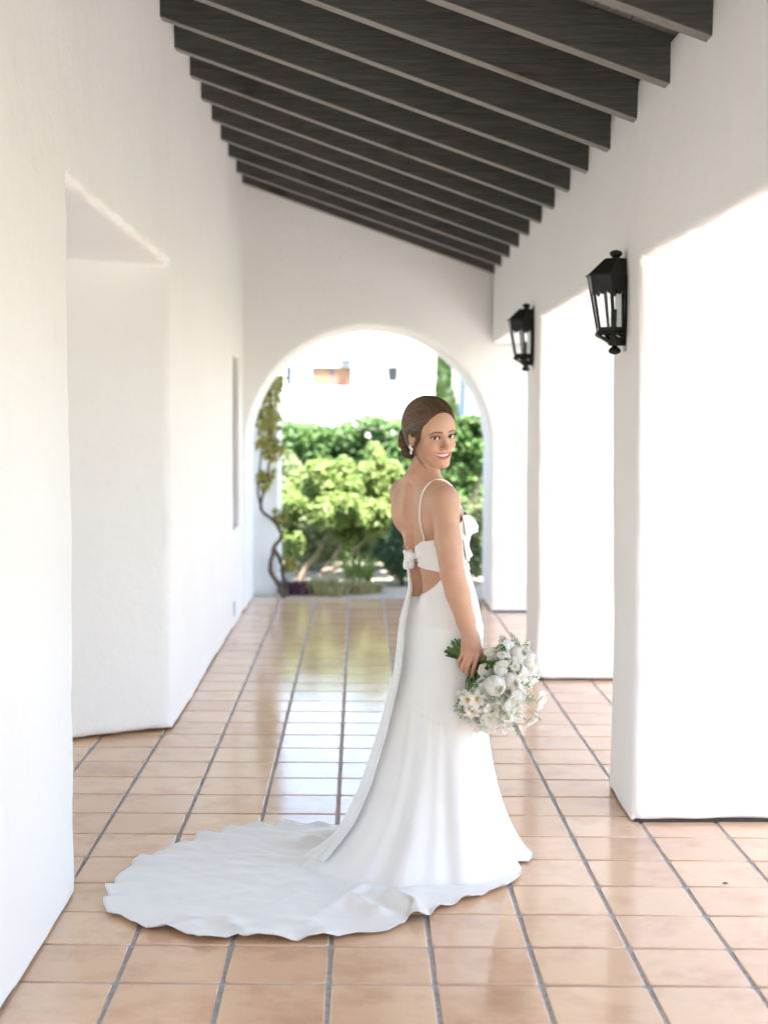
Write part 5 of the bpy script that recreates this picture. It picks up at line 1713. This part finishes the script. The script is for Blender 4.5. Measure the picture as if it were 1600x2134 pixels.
for j in range(NF_):
    t = (j + 1) / NF_
    x_ = xe + (hx_ - xe) * t; y_ = ye + (hy_ - ye) * t
    dist = (R - re) * t
    # settle from the falling curve to the floor, with soft wrinkles and a fluttering edge
    wr = 0.0012 * WA(x_, y_ * 1.3, 0.0) + 0.0006 * WB(x_, y_, 0.0)
    dirw = np.sin((x_ * 0.5 + y_) * 46 + 3 * WA(x_, y_, 1.0)) * 0.0006
    edge_ = np.clip((t - 0.72) / 0.28, 0, 1) ** 2
    fl = edge_ * amp * (0.011 + 0.012 * hr1 + 0.0035 * hr2)
    ridge = 0.0
    for (x0, y0, x1, y1, wd, hh) in ((0.10, 4.98, 0.22, 4.74, 0.020, 0.055), (-0.02, 4.93, 0.10, 4.72, 0.024, 0.040), (-0.10, 4.80, -0.18, 4.62, 0.022, 0.018), (-0.44, 4.72, -0.36, 4.55, 0.022, 0.035), (-0.56, 4.76, -0.53, 4.60, 0.020, 0.020), (-0.26, 4.72, -0.10, 4.63, 0.02, 0.016), (0.17, 5.10, 0.20, 4.80, 0.028, 0.035),
                                     (-0.30, 5.62, 0.05, 5.52, 0.030, 0.030), (-0.15, 5.72, 0.10, 5.60, 0.030, 0.030), (-0.55, 5.40, -0.20, 5.34, 0.012, 0.006), (-0.50, 5.30, -0.12, 5.27, 0.012, 0.005), (-0.65, 5.15, -0.25, 5.20, 0.012, 0.005), (-0.05, 5.55, -0.35, 5.72, 0.018, 0.024), (0.0, 5.45, -0.32, 5.58, 0.016, 0.020), (0.02, 5.20, -0.27, 5.05, 0.016, 0.018), (0.05, 5.10, -0.10, 4.80, 0.015, 0.026), (-0.35, 5.0, -0.62, 4.86, 0.012, 0.010), (-0.20, 4.95, -0.38, 4.70, 0.013, 0.016), (-0.10, 5.34, -0.45, 5.42, 0.012, 0.010)):
        vx, vy = x1 - x0, y1 - y0
        tt_ = np.clip(((x_ - x0) * vx + (y_ - y0) * vy) / (vx * vx + vy * vy), 0, 1)
        dd_ = np.hypot(x_ - x0 - tt_ * vx, y_ - y0 - tt_ * vy)
        ridge = ridge + 0.8 * hh * np.exp(-(dd_ / (1.5 * wd)) ** 2) * (0.75 + 0.25 * np.sin(3.0 * math.pi * tt_)) * np.sin(np.pi * (0.12 + 0.80 * tt_))
    near_fall = 0.020 * np.exp(-dist / 0.05) * 0
    z = 0.0085 + long_ * (np.maximum(wr + dirw + 0.004, -0.003) + ridge * np.clip(t * 6, 0, 1)) + fl * (0.25 + 0.75 * long_)
    z = z_floor + (np.maximum(z, 0.0045) - z_floor) * np.clip(dist / 0.02, 0, 1)
    # hem edge waves in plan
    wv = edge_ * amp * (0.009 * hr1 + 0.003 * hr2)
    P[:, NZ_ + j] = np.stack([x_ + wv * np.cos(th), y_ + wv * np.sin(th), z], 1)
skirt = solid('skirt', P[:, ::-1], gown, 0.0018, True)
# narrow rolled hem
hemp = P[:, -1]
hmb = MB(); ring = [tuple(p - PB + np.array([0, 0, 0.0004])) for p in hemp] + [tuple(hemp[0] - PB)]
hmb.tube(ring, 0.0019, 5, False); hmb.build('hem', M['satin'], skirt, True)

# ---- bodice: band tied at the back, cups and flounce in front
spine_th = math.atan2(-DF[1], -DF[0])
def band_point(th, z, off):
    cx_, cy_ = sect_centre(z)
    rad = body_radius(z, th)
    return np.stack([cx_ + (rad + off) * np.cos(th), cy_ + (rad + off) * np.sin(th), np.broadcast_to(z, np.shape(th))], -1)
NBU, NBV = 220, 26
dth = np.linspace(-0.12, 2 * math.pi - 0.32, NBU)             # measured from the spine towards her right side first
tb_ = spine_th + dth
dd = np.minimum(np.abs(dth + 0.22), 2 * math.pi - dth - 0.22)
zt_ = np.interp(dd, [0.10, 0.35, 0.8, 1.2, 1.7, 2.2, 2.7, 3.2], [1.152, 1.172, 1.207, 1.215, 1.245, 1.300, 1.315, 1.290])
zb_ = np.interp(dd, [0.10, 0.35, 0.8, 1.2, 1.7, 2.2, 3.2], [1.128, 1.119, 1.103, 1.094, 1.085, 1.08, 1.08])
zt_ = zt_ - 0.030 * np.clip((dth - 4.3) / 0.8, 0, 1) * (1 - np.exp(-dd / 0.3))
BP = np.zeros((NBU, NBV, 3))
for j in range(NBV):
    t = j / (NBV - 1)
    z = zb_ + (zt_ - zb_) * t
    gather = np.exp(-(dd / 0.45))
    off = 0.0075 + 0.0045 * gather * np.sin(t * 15 + 0.8) + 0.0016 * np.sin(9 * t + 5 * dd) + 0.006 * gather
    # ease over shoulder blades and bust
    bust = np.exp(-((dd - 2.55) / 0.50) ** 2) * np.exp(-((z - 1.255) / 0.055) ** 2)
    off = off + 0.004 * bust + 0.002 * np.exp(-((dd - 0.75) / 0.3) ** 2) * np.clip((z - 1.15) / 0.06, 0, 1)
    BP[:, j] = band_point(tb_, z, off)
bodice = solid('bodice', BP, gown, 0.002)
# flounce on the front
fl_ = []
for (z0, drop, flare, d0, d1) in ((1.305, 0.080, 0.015, 1.85, 4.4), (1.215, 0.080, 0.013, 1.85, 4.4)):
    nu = 160
    dths = np.linspace(d0, d1, nu); ths = spine_th + dths
    FP = np.zeros((nu, 14, 3))
    for j in range(14):
        t = j / 13
        z = z0 - drop * t * (0.75 + 0.25 * np.sin(7 * dths)) - 0.02 * np.abs(dths - 3.14) * 0
        bust = np.exp(-((np.minimum(dths, 2 * math.pi - dths) - 2.55) / 0.55) ** 2) * 0.040
        off = 0.012 + 0 * bust + flare * t ** 0.9 + 0.006 * t * np.sin(12 * dths) + 0.0028 * t * np.sin(29 * dths + 1)
        z = z + 0.006 * t * np.sin(15 * dths + 1.2)
        FP[:, j] = band_point(ths, z, off)
    solid('flounce', FP[:, ::-1], bodice, 0.0012)
# front panel of the bodice down to the skirt
nu = 120
dths = np.linspace(1.15, 2 * math.pi - 1.15, nu)
FPn = np.zeros((nu, 10, 3))
for j in range(10):
    t = j / 9
    z = (top_z(spine_th + dths) - 0.012) * (1 - t) + 1.10 * t
    FPn[:, j] = band_point(spine_th + dths, np.maximum(z, 0.95), 0.0105)
solid('waist_panel', FPn, gown, 0.002)

# ---- knot and sash
KC = band_point(np.array([spine_th - 0.20]), np.array([1.142]), 0.022)[0]
kn = Grid(np.arange(KC[0] - 0.07, KC[0] + 0.07, 0.0024), np.arange(KC[1] - 0.07, KC[1] + 0.07, 0.0024), np.arange(KC[2] - 0.07, KC[2] + 0.07, 0.0024))
TN = DR
kn.ell(KC + UZ * 0.004, (0.020, 0.017, 0.026), (DR, DF, UZ), 0.002)
kn.cone(KC + DR * 0.030 + UZ * 0.006 + DF * 0.016, KC + DR * 0.006 + UZ * 0.010, 0.011, 0.015, 0.006)
kn.cone(KC - DR * 0.030 + UZ * 0.010 + DF * 0.016, KC - DR * 0.006 + UZ * 0.012, 0.011, 0.014, 0.006)
kn.cone(KC + DR * 0.016 + UZ * 0.012 - DF * 0.008, KC + DR * 0.012 - UZ * 0.030 - DF * 0.006, 0.0115, 0.0130, 0.003)
kn.cone(KC - DR * 0.010 + UZ * 0.014 - DF * 0.008, KC - DR * 0.016 - UZ * 0.034 - DF * 0.006, 0.0105, 0.0135, 0.003)
kn.cone(KC - DR * 0.024 + UZ * 0.020 - DF * 0.010, KC + DR * 0.022 - UZ * 0.012 - DF * 0.016, 0.0070, 0.0070, 0.003)
kw = Waves(31, 0.018)
X, Y, Z = kn.xs[:, None, None], kn.ys[None, :, None], kn.zs[None, None, :]
kn.F = (kn.F + 0.0012 * kw(X * 1.5, Y * 1.5, Z * 0.5)).astype(np.float32)
V, Q = surfnet(kn.xs, kn.ys, kn.zs, kn.F); V = relax(V, Q, 1)
pmesh('knot', V, Q, M['satin'], gown)

def sash(ctrl, widths, name, seed, nfold=2.3, ndepth=0.010):
    c = np.array(ctrl, float); nC = len(c)
    t = np.linspace(0, 1, 120); k = np.concatenate([[0], np.cumsum(np.linalg.norm(np.diff(c, axis=0), axis=1))]); k /= k[-1]
    p = np.stack([np.interp(t, k, c[:, q]) for q in range(3)], 1)
    wd = np.interp(t, k, widths)
    for _ in range(6): p[1:-1] = (p[:-2] + 2 * p[1:-1] + p[2:]) / 4
    tg = np.gradient(p, axis=0); tg /= np.linalg.norm(tg, axis=1)[:, None]
    # width direction: along the picture plane of the cloth, perpendicular to the outward normal
    outn = p - np.stack([np.full(120, C0[0] + 0.02), np.full(120, C0[1]), p[:, 2]], 1); outn[:, 2] = 0
    outn /= np.linalg.norm(outn, axis=1)[:, None]
    flat_ = np.clip((0.10 - p[:, 2]) / 0.10, 0, 1)[:, None]
    outn = outn * (1 - flat_) + UZ * flat_
    wdir = np.cross(tg, outn); wdir /= np.linalg.norm(wdir, axis=1)[:, None]
    nrm = np.cross(wdir, tg)
    nv = 26; S = np.linspace(-1, 1, nv)
    P_ = np.zeros((120, nv, 3))
    for j, s in enumerate(S):
        fd = ndepth * np.cos(nfold * math.pi * s + seed + 0.8 * np.sin(3 * t)) * np.minimum(1, wd / 0.03) * (1 - 0.6 * flat_[:, 0])
        P_[:, j] = p + wdir * (wd * s)[:, None] + nrm * fd[:, None]
    P_[..., 2] = np.maximum(P_[..., 2], 0.016)
    return solid(name, P_, gown, 0.0016)
def onskirt(th_deg, z, off):
    t_ = np.array([math.radians(th_deg)]); x_, y_ = skirt_xy(t_, np.array([z]))
    return np.array([x_[0] + off * math.cos(t_[0]), y_[0] + off * math.sin(t_[0]), z])
sash([KC + np.array([-0.010, -0.009, -0.012]), onskirt(205, 1.03, 0.034), onskirt(203, 0.90, 0.024), onskirt(202, 0.72, 0.022), onskirt(201, 0.50, 0.021), onskirt(200, 0.30, 0.018), onskirt(200, 0.17, 0.014), onskirt(201, 0.090, 0.013), onskirt(202, 0.045, 0.014)],
     [0.014, 0.024, 0.032, 0.040, 0.048, 0.056, 0.062, 0.064, 0.058], 'sash', 0.3, 2.2, 0.0055)
# ---- shoulder straps lying on the skin
def bodyfield(p): return trilin(G.F, p[:, 0], p[:, 1], p[:, 2])
def strap(ctrl, name):
    c = np.array(ctrl, float)
    t = np.linspace(0, 1, 60); k = np.concatenate([[0], np.cumsum(np.linalg.norm(np.diff(c, axis=0), axis=1))]); k /= k[-1]
    p = np.stack([np.interp(t, k, c[:, q]) for q in range(3)], 1)
    for _ in range(10): p[1:-1] = (p[:-2] + 2 * p[1:-1] + p[2:]) / 4
    d = bodyfield(p)
    p2 = project(p, bodyfield, np.full(60, 0.0022), 8)
    m_ = (np.abs(d) < 0.05)[:, None]
    p = np.where(m_, p2, p)
    for _ in range(4): p[1:-1] = (p[:-2] + 2 * p[1:-1] + p[2:]) / 4
    mb = MB(); mb.tube([q - PB for q in p], 0.0031, 8); mb.build(name, M['satin'], bodice, True)
strap([bw_(-0.080, 0.082, 1.190), bw_(-0.095, 0.083, 1.28), bw_(-0.085, 0.086, 1.36), bw_(-0.050, 0.092, 1.415), bw_(0.0, 0.098, 1.418), bw_(0.045, 0.098, 1.375), bw_(0.095, 0.092, 1.315)], 'strap')
#strap([bw_(-0.085, -0.105, 1.225), bw_(-0.095, -0.105, 1.28), bw_(-0.085, -0.105, 1.36), bw_(-0.050, -0.105, 1.405), bw_(0.0, -0.105, 1.41), bw_(0.045, -0.100, 1.375), bw_(0.095, -0.092, 1.315)], 'strap')
# ================================================================== bouquet
pmt, pnt_, pbs = new_mat('white_petal')
pa = nd(pnt_, 'ShaderNodeAttribute', attribute_name='paint')
pnt_.links.new(pa.outputs[0], pbs.inputs['Base Color'])
pbs.inputs['Roughness'].default_value = 0.55; pbs.inputs['Specular IOR Level'].default_value = 0.3
ptr = nd(pnt_, 'ShaderNodeBsdfTranslucent'); pnt_.links.new(pa.outputs[0], ptr.inputs[0])
pmx = nd(pnt_, 'ShaderNodeMixShader'); pmx.inputs[0].default_value = 0.42
pnt_.links.new(pbs.outputs[0], pmx.inputs[1]); pnt_.links.new(ptr.outputs[0], pmx.inputs[2])
pnt_.links.new(pmx.outputs[0], [n for n in pnt_.nodes if n.type == 'OUTPUT_MATERIAL'][0].inputs[0])
M['petal'] = pmt
sgm, sgt, sgb = new_mat('stem_green')
soi = nd(sgt, 'ShaderNodeObjectInfo'); sgr = ramp(sgt, soi.outputs['Random'], [(0.0, (0.025, 0.075, 0.015)), (0.5, (0.06, 0.15, 0.03)), (1.0, (0.16, 0.27, 0.07))])
sgt.links.new(sgr.outputs[0], sgb.inputs['Base Color']); sgb.inputs['Roughness'].default_value = 0.45
M['stem_green'] = sgm
M['sprig_green'] = leaf_material('sprig_green', (0.08, 0.18, 0.03), (0.15, 0.28, 0.05), (0.26, 0.38, 0.09), 0.35)
WHITE = np.array([0.93, 0.92, 0.875]); IVORY = np.array([0.83, 0.80, 0.70]); CREAM = np.array([0.82, 0.74, 0.46]); YEL = np.array([0.86, 0.60, 0.04]); LIME = np.array([0.50, 0.60, 0.18])
class FlowerMesh:
    def __init__(self): self.V = []; self.F = []; self.C = []
    def grid(self, P, C):
        nu, nv, _ = P.shape; b = sum(len(v) for v in self.V)
        self.V.append(P.reshape(-1, 3)); self.C.append(C.reshape(-1, 3))
        ii, jj = np.meshgrid(np.arange(nu - 1), np.arange(nv - 1), indexing='ij')
        self.F.append((b + np.stack([ii * nv + jj, (ii + 1) * nv + jj, (ii + 1) * nv + jj + 1, ii * nv + jj + 1], -1)).reshape(-1, 4))
    def data(self, name):
        V = np.concatenate(self.V); o = mesh_obj(name, V, np.concatenate(self.F).astype(np.int32), M['petal'], None, True, {'paint': ('FLOAT_COLOR', np.concatenate(self.C))})
        me = o.data; bpy.data.objects.remove(o, do_unlink=True); return me
def petal(fm, L, W, cup, curl, ruf, az, open_, col0, col1, r, base=0.0, nk=3, nu=13, nv=9):
    """petal leaving the axis at polar angle open_ towards azimuth az"""
    s = np.linspace(-1, 1, nu)[:, None]; t = np.linspace(0.02, 1, nv)[None, :]
    wd = W * (np.sin(np.pi * np.clip(t, 0, 1) ** 0.75 * 0.80)) ** 0.7
    ph = r.uniform(0, 6.28)
    round_ = L * (t - 0.10 * s ** 2 * t)
    a = open_ + curl * t ** 2
    rr_ = round_ * np.sin(a * 1.0); zz = round_ * np.cos(a)
    ru = ruf * t ** 2 * (np.sin(nk * np.pi * s + ph) + 0.4 * np.sin(2.3 * nk * np.pi * s + 2 * ph))
    zz = zz + ru + cup * W * s ** 2 * np.sin(a) ; rr_ = rr_ - cup * W * s ** 2 * np.cos(a) + ru * 0.5
    yy = wd * s
    x = base * math.cos(az) + rr_ * math.cos(az) - yy * math.sin(az); y = base * math.sin(az) + rr_ * math.sin(az) + yy * math.cos(az)
    P = np.stack([x, y, np.broadcast_to(zz, x.shape)], -1)
    tt_ = np.broadcast_to(t, x.shape)[..., None]
    C = col0 * (1 - tt_) ** 2.2 + col1 * (1 - (1 - tt_) ** 2.2)
    fm.grid(P, C)
def m_ranunculus(seed, R):
    r = np.random.default_rng(seed); fm = FlowerMesh()
    sp = np.linspace(-1, 1, 13)[:, None] * math.pi; tp_ = np.linspace(0.02, 0.98, 9)[None, :] * math.pi
    Pc = np.stack(np.broadcast_arrays(0.5 * R * np.sin(tp_) * np.cos(sp), 0.5 * R * np.sin(tp_) * np.sin(sp), R * 1.12 + 0.62 * R * np.cos(tp_)), -1)
    fm.grid(Pc, np.broadcast_to(IVORY * 0.75 + LIME * 0.25, Pc.shape))
    for layer in range(6):
        rad = R * (0.34 + 0.66 * layer / 5); n = 5 + layer // 2
        for k in range(n):
            az0 = 2 * math.pi * (k + 0.5 * (layer % 2)) / n + r.normal(0, 0.12)
            hw2 = math.pi / n * 2.1
            s = np.linspace(-1, 1, 11)[:, None]; t = np.linspace(0, 1, 10)[None, :]
            top_ = 0.06 + 0.085 * layer + r.normal(0, 0.03)
            pol = math.pi * 0.93 - (math.pi * 0.93 - top_ - 0.25 * s ** 2) * t
            az = az0 + hw2 * s * np.sin(np.pi * (0.12 + 0.62 * t))
            rad_ = rad * (1 + 0.035 * r.normal() + 0.05 * t ** 4 + 0.03 * t * np.abs(s) + 0.035 * np.sin(6 * s + r.uniform(0, 6)) * t)
            P = np.stack(np.broadcast_arrays(rad_ * np.sin(pol) * np.cos(az), rad_ * np.sin(pol) * np.sin(az), R + rad_ * np.cos(pol)), -1)
            tt_ = np.broadcast_to(t, P.shape[:2])[..., None]
            fm.grid(P, (IVORY * 0.9) * (1 - tt_) + WHITE * tt_)
    return fm.data('ranunculus')
def m_sweetpea(seed, S):
    r = np.random.default_rng(seed); fm = FlowerMesh()
    for az, L, W, op, ruf in ((0, 1.0, 0.72, 0.95, 0.13), (0.5, 0.85, 0.55, 0.75, 0.12), (-0.5, 0.85, 0.55, 0.75, 0.12), (math.pi, 0.72, 0.46, 0.55, 0.12), (2.2, 0.7, 0.42, 0.6, 0.1), (-2.2, 0.7, 0.42, 0.6, 0.1)):
        petal(fm, S * L, S * W, r.uniform(0.1, 0.3), r.uniform(0.2, 0.7), S * ruf, az + r.normal(0, 0.2), op, LIME * 0.4 + WHITE * 0.6, WHITE, r, 0.0, r.uniform(1.5, 2.8), 17, 10)
    return fm.data('sweet_pea')
def m_freesia(seed, S):
    r = np.random.default_rng(seed); fm = FlowerMesh()
    for k in range(6):
        petal(fm, S * r.uniform(0.95, 1.05), S * 0.30, 0.35, 0.75, S * 0.02, k * math.pi / 3, 0.34, YEL if k % 2 else CREAM * 0.5 + YEL * 0.5, WHITE, r, 0.002, 1.0)
    return fm.data('freesia')
def m_stock(seed, S):
    r = np.random.default_rng(seed); fm = FlowerMesh()
    for q in range(10):
        d = r.normal(size=3); d[2] = abs(d[2]) * 0.8 + 0.15; d /= np.linalg.norm(d); c = d * S * 0.62
        a = np.cross(d, (0.3, 0.2, 0.9)); a /= np.linalg.norm(a); b = np.cross(d, a)
        sub = FlowerMesh()
        for k in range(6):
            petal(sub, S * 0.55, S * 0.30, 0.1, 0.7, S * 0.10, k * 1.05 + r.normal(0, 0.2), r.uniform(0.6, 1.15), LIME * 0.5 + WHITE * 0.5, WHITE, r, 0, 2.0, 9, 6)
        off = sum(len(v) for v in fm.V)
        for Vs, Fs, Cs in zip(sub.V, sub.F, sub.C):
            fm.V.append(c + Vs[:, :1] * a + Vs[:, 1:2] * b + Vs[:, 2:] * d); fm.C.append(Cs)
        for Fs in sub.F: fm.F.append(Fs + off)
    return fm.data('stock_cluster')
def m_umbel(seed, S, green):
    r = np.random.default_rng(seed)
    mb = MB()
    cols = []
    oct_v = np.array([(1, 0, 0), (-1, 0, 0), (0, 1, 0), (0, -1, 0), (0, 0, 1), (0, 0, -1)], float); oct_f = [(0, 2, 4), (2, 1, 4), (1, 3, 4), (3, 0, 4), (2, 0, 5), (1, 2, 5), (3, 1, 5), (0, 3, 5)]
    for q in range(95):
        a = r.uniform(0, 6.28); rr_ = S * math.sqrt(r.random()); p = np.array([rr_ * math.cos(a), rr_ * math.sin(a), S * 0.75 - 0.35 * rr_ ** 2 / S + r.normal(0, 0.05) * S])
        mb.add(oct_v * r.uniform(0.0016, 0.0030) + p, oct_f); cols += [(WHITE * 0.95 if r.random() > green else LIME * 0.8)] * 6
        if q % 4 == 0:
            b0 = len(mb.v); mb.tube([(0, 0, 0), tuple(p * (0.45, 0.45, 0.6)), tuple(p)], 0.0005, 3, False); cols += [np.array([0.12, 0.22, 0.05])] * (len(mb.v) - b0)
    o = mesh_obj('lace_umbel', mb.v, mb.f, M['petal'], None, False, {'paint': ('FLOAT_COLOR', np.array(cols))})
    me = o.data; bpy.data.objects.remove(o, do_unlink=True); return me
def m_sprig(seed, S):
    r = np.random.default_rng(seed); mb = MB()
    mb.tube([(0, 0, -S * 0.3), (S * 0.1, 0, S * 0.4), (S * 0.05, S * 0.1, S)], 0.0010, 5)
    for q in range(16):
        t = r.uniform(0.1, 1.0); p = np.array([S * 0.1, S * 0.05, S * t]); a = r.uniform(0, 6.28); d = np.array([math.cos(a), math.sin(a), 0.5]); d /= np.linalg.norm(d)
        sd = np.cross(d, UZ); sd /= np.linalg.norm(sd); L = S * r.uniform(0.22, 0.42)
        mb.add([p, p + d * L * 0.5 + sd * L * 0.2, p + d * L, p + d * L * 0.5 - sd * L * 0.2], [(0, 1, 2, 3)])
    o = mesh_obj('sprig', mb.v, mb.f, M['sprig_green']); me = o.data; bpy.data.objects.remove(o, do_unlink=True); return me
KIND = {
    'ranunculus': [m_ranunculus(1, 0.030), m_ranunculus(2, 0.026)],
    'sweet_pea': [m_sweetpea(k, 0.040) for k in range(11, 16)],
    'freesia': [m_freesia(k, 0.034) for k in (21, 22)],
    'stock_cluster': [m_stock(k, 0.033) for k in (31, 32, 33)],
    'lace_umbel': [m_umbel(41, 0.034, 0.3), m_umbel(42, 0.028, 0.5)],
    'sprig': [m_sprig(k, 0.048) for k in (51, 52, 53)],
}
BO = np.array([0.412, 5.258, 0.772])                      # where the stems are gripped
BAX = np.array([0.775, -0.06, -0.62]); BAX /= np.linalg.norm(BAX)
bq = empty('bouquet', tuple(BO))
tag(bq, 'loose round bouquet of white ruffled flowers with green stems held in her hand', 'bouquet')
ba = np.cross(BAX, np.array([0, 1.0, 0])); ba /= np.linalg.norm(ba); bb = np.cross(BAX, ba)
def rot_to(d, spin):
    q = Vector(d).to_track_quat('Z', 'Y')
    return (q.to_matrix() @ Matrix.Rotation(spin, 3, 'Z')).to_euler()
def bdir(lat, az):
    return math.cos(lat) * BAX + math.sin(lat) * (math.cos(az) * ba + math.sin(az) * bb)
def dome(lat):                                            # length of the stem in that direction
    return 0.232 - 0.055 * (lat / 1.2) ** 2
stem_ends = []
def place(kind, d, L, var, spin, sc=1.0, face=None):
    d = d / np.linalg.norm(d)
    p = d * L
    f = d if face is None else (d * 0.5 + np.asarray(face) * 0.5)
    o = share(kind, KIND[kind][var % len(KIND[kind])], bq, tuple(p), rot_to(f / np.linalg.norm(f), spin), (sc, sc, sc))
    stem_ends.append((d, p))
    return o
def toward(px_x, px_z, yoff, kind, var, sc=1.0, spin=0.0, face=(0, -1, 0)):
    p = np.array([px_x, BO[1] + yoff, px_z]) - BO
    place(kind, p, np.linalg.norm(p), var, spin, sc, face)
# the blooms that read singly, placed on the camera side
toward(0.553, 0.812, -0.075, 'ranunculus', 0, 1.0, 0.3, (0.25, -0.9, 0.3))
toward(0.528, 0.735, -0.110, 'ranunculus', 0, 1.10, 1.2, (0.1, -1, 0.1))
toward(0.478, 0.815, -0.050, 'stock_cluster', 0, 1.0, 0.4)
toward(0.455, 0.760, -0.085, 'stock_cluster', 1, 0.9, 1.4)
toward(0.440, 0.722, -0.095, 'sweet_pea', 0, 1.05, 0.2)
toward(0.463, 0.690, -0.120, 'sweet_pea', 1, 1.15, 2.2)
toward(0.418, 0.672, -0.150, 'freesia', 0, 1.1, 0.5, (0.2, -1, 0.3))
toward(0.390, 0.668, -0.135, 'freesia', 1, 1.05, 1.5, (-0.2, -1, 0.1))
toward(0.405, 0.630, -0.140, 'freesia', 0, 1.0, 2.5, (0, -0.9, -0.4))
toward(0.545, 0.655, -0.130, 'sweet_pea', 2, 1.2, 0.9)
toward(0.560, 0.610, -0.110, 'sweet_pea', 3, 1.1, 2.9)
toward(0.470, 0.590, -0.100, 'sweet_pea', 4, 1.2, 1.9)
toward(0.600, 0.665, -0.105, 'lace_umbel', 0, 1.0, 0.3, (0.5, -0.8, 0))
toward(0.500, 0.650, -0.130, 'stock_cluster', 2, 0.9, 0.9)
toward(0.585, 0.760, -0.085, 'sweet_pea', 1, 1.1, 0.1)
toward(0.645, 0.640, -0.050, 'sweet_pea', 0, 1.15, 1.1, (0.6, -0.6, 0))
toward(0.610, 0.570, -0.050, 'sweet_pea', 2, 1.1, 0.7, (0.4, -0.6, -0.5))
toward(0.620, 0.735, -0.060, 'sweet_pea', 3, 1.1, 2.2, (0.5, -0.7, 0.3))
toward(0.530, 0.555, -0.060, 'sweet_pea', 0, 1.15, 2.0, (0, -0.7, -0.7))
toward(0.440, 0.560, -0.070, 'sweet_pea', 3, 1.1, 0.4, (-0.2, -0.7, -0.7))
toward(0.500, 0.745, -0.110, 'lace_umbel', 1, 0.9, 0.0, (0, -1, 0.3))
toward(0.592, 0.812, -0.045, 'lace_umbel', 1, 0.8, 0.0, (0.3, -0.7, 0.7))
toward(0.430, 0.640, -0.110, 'lace_umbel', 1, 0.7, 0.9, (0, -1, 0))
rb_ = np.random.default_rng(77)
names = ['sweet_pea'] * 30 + ['stock_cluster'] * 16 + ['ranunculus'] * 2 + ['sweet_pea'] * 4 + ['lace_umbel'] * 9
GA = math.pi * (3 - math.sqrt(5))
for i, k in enumerate(rb_.permutation(names)):
    lat = 1.20 * math.sqrt((i + 0.5) / len(names)); az = i * GA
    d = bdir(lat, az)
    L = dome(lat) * rb_.uniform(0.70, 1.0)
    place(str(k), d, L, int(rb_.integers(0, 9)), rb_.uniform(0, 6.28), rb_.uniform(1.0, 1.3))
for i in range(34):
    lat = 1.35 * math.sqrt(rb_.random()); az = rb_.uniform(0, 6.28)
    d = bdir(lat, az)
    L = dome(lat) * rb_.uniform(0.66, 0.96)
    o = share('sprig', KIND['sprig'][i % 3], bq, tuple(d * L), rot_to(d, rb_.uniform(0, 6.28)), (0.75, 0.75, 0.75))
for (sx, sz, sy) in ((0.575, 0.728, -0.13), (0.600, 0.748, -0.11), (0.515, 0.625, -0.15), (0.555, 0.570, -0.10), (0.430, 0.700, -0.11), (0.455, 0.785, -0.06), (0.57, 0.845, -0.06), (0.425, 0.610, -0.1), (0.63, 0.60, -0.08)):
    p = np.array([sx, BO[1] + sy, sz]) - BO
    share('sprig', KIND['sprig'][0], bq, tuple(p), rot_to(p / np.linalg.norm(p) + np.array([0, -0.3, 0]), sx * 40), (0.8, 0.8, 0.8))
# stems: from each bloom through the grip to the cut ends behind the hand
TA = -BAX
for i, (d, p) in enumerate(stem_ends):
    o2 = rb_.normal(size=3); o2 -= BAX * (o2 @ BAX); o2 = o2 / (np.linalg.norm(o2) + 1e-9) * 0.019 * math.sqrt(rb_.random())
    tw = np.cross(BAX, o2) * 0.5
    endp = TA * rb_.uniform(0.082, 0.108) + o2 * 2.1 + tw * 1.5
    midp = TA * 0.035 + o2 * 0.95
    g0 = o2 * 0.9 + BAX * 0.01
    pts_ = [endp, midp, g0, p * 0.30 + o2 * 0.7, p * 0.65, p * 0.98]; rad_ = [0.0026, 0.0026, 0.0025, 0.0022, 0.0019, 0.0017]
    if i >= 58: pts_, rad_ = pts_[2:], rad_[2:]
    mb = MB(); mb.tube(pts_, rad_, 6)
    mb.build('stem', M['stem_green'], bq, True)
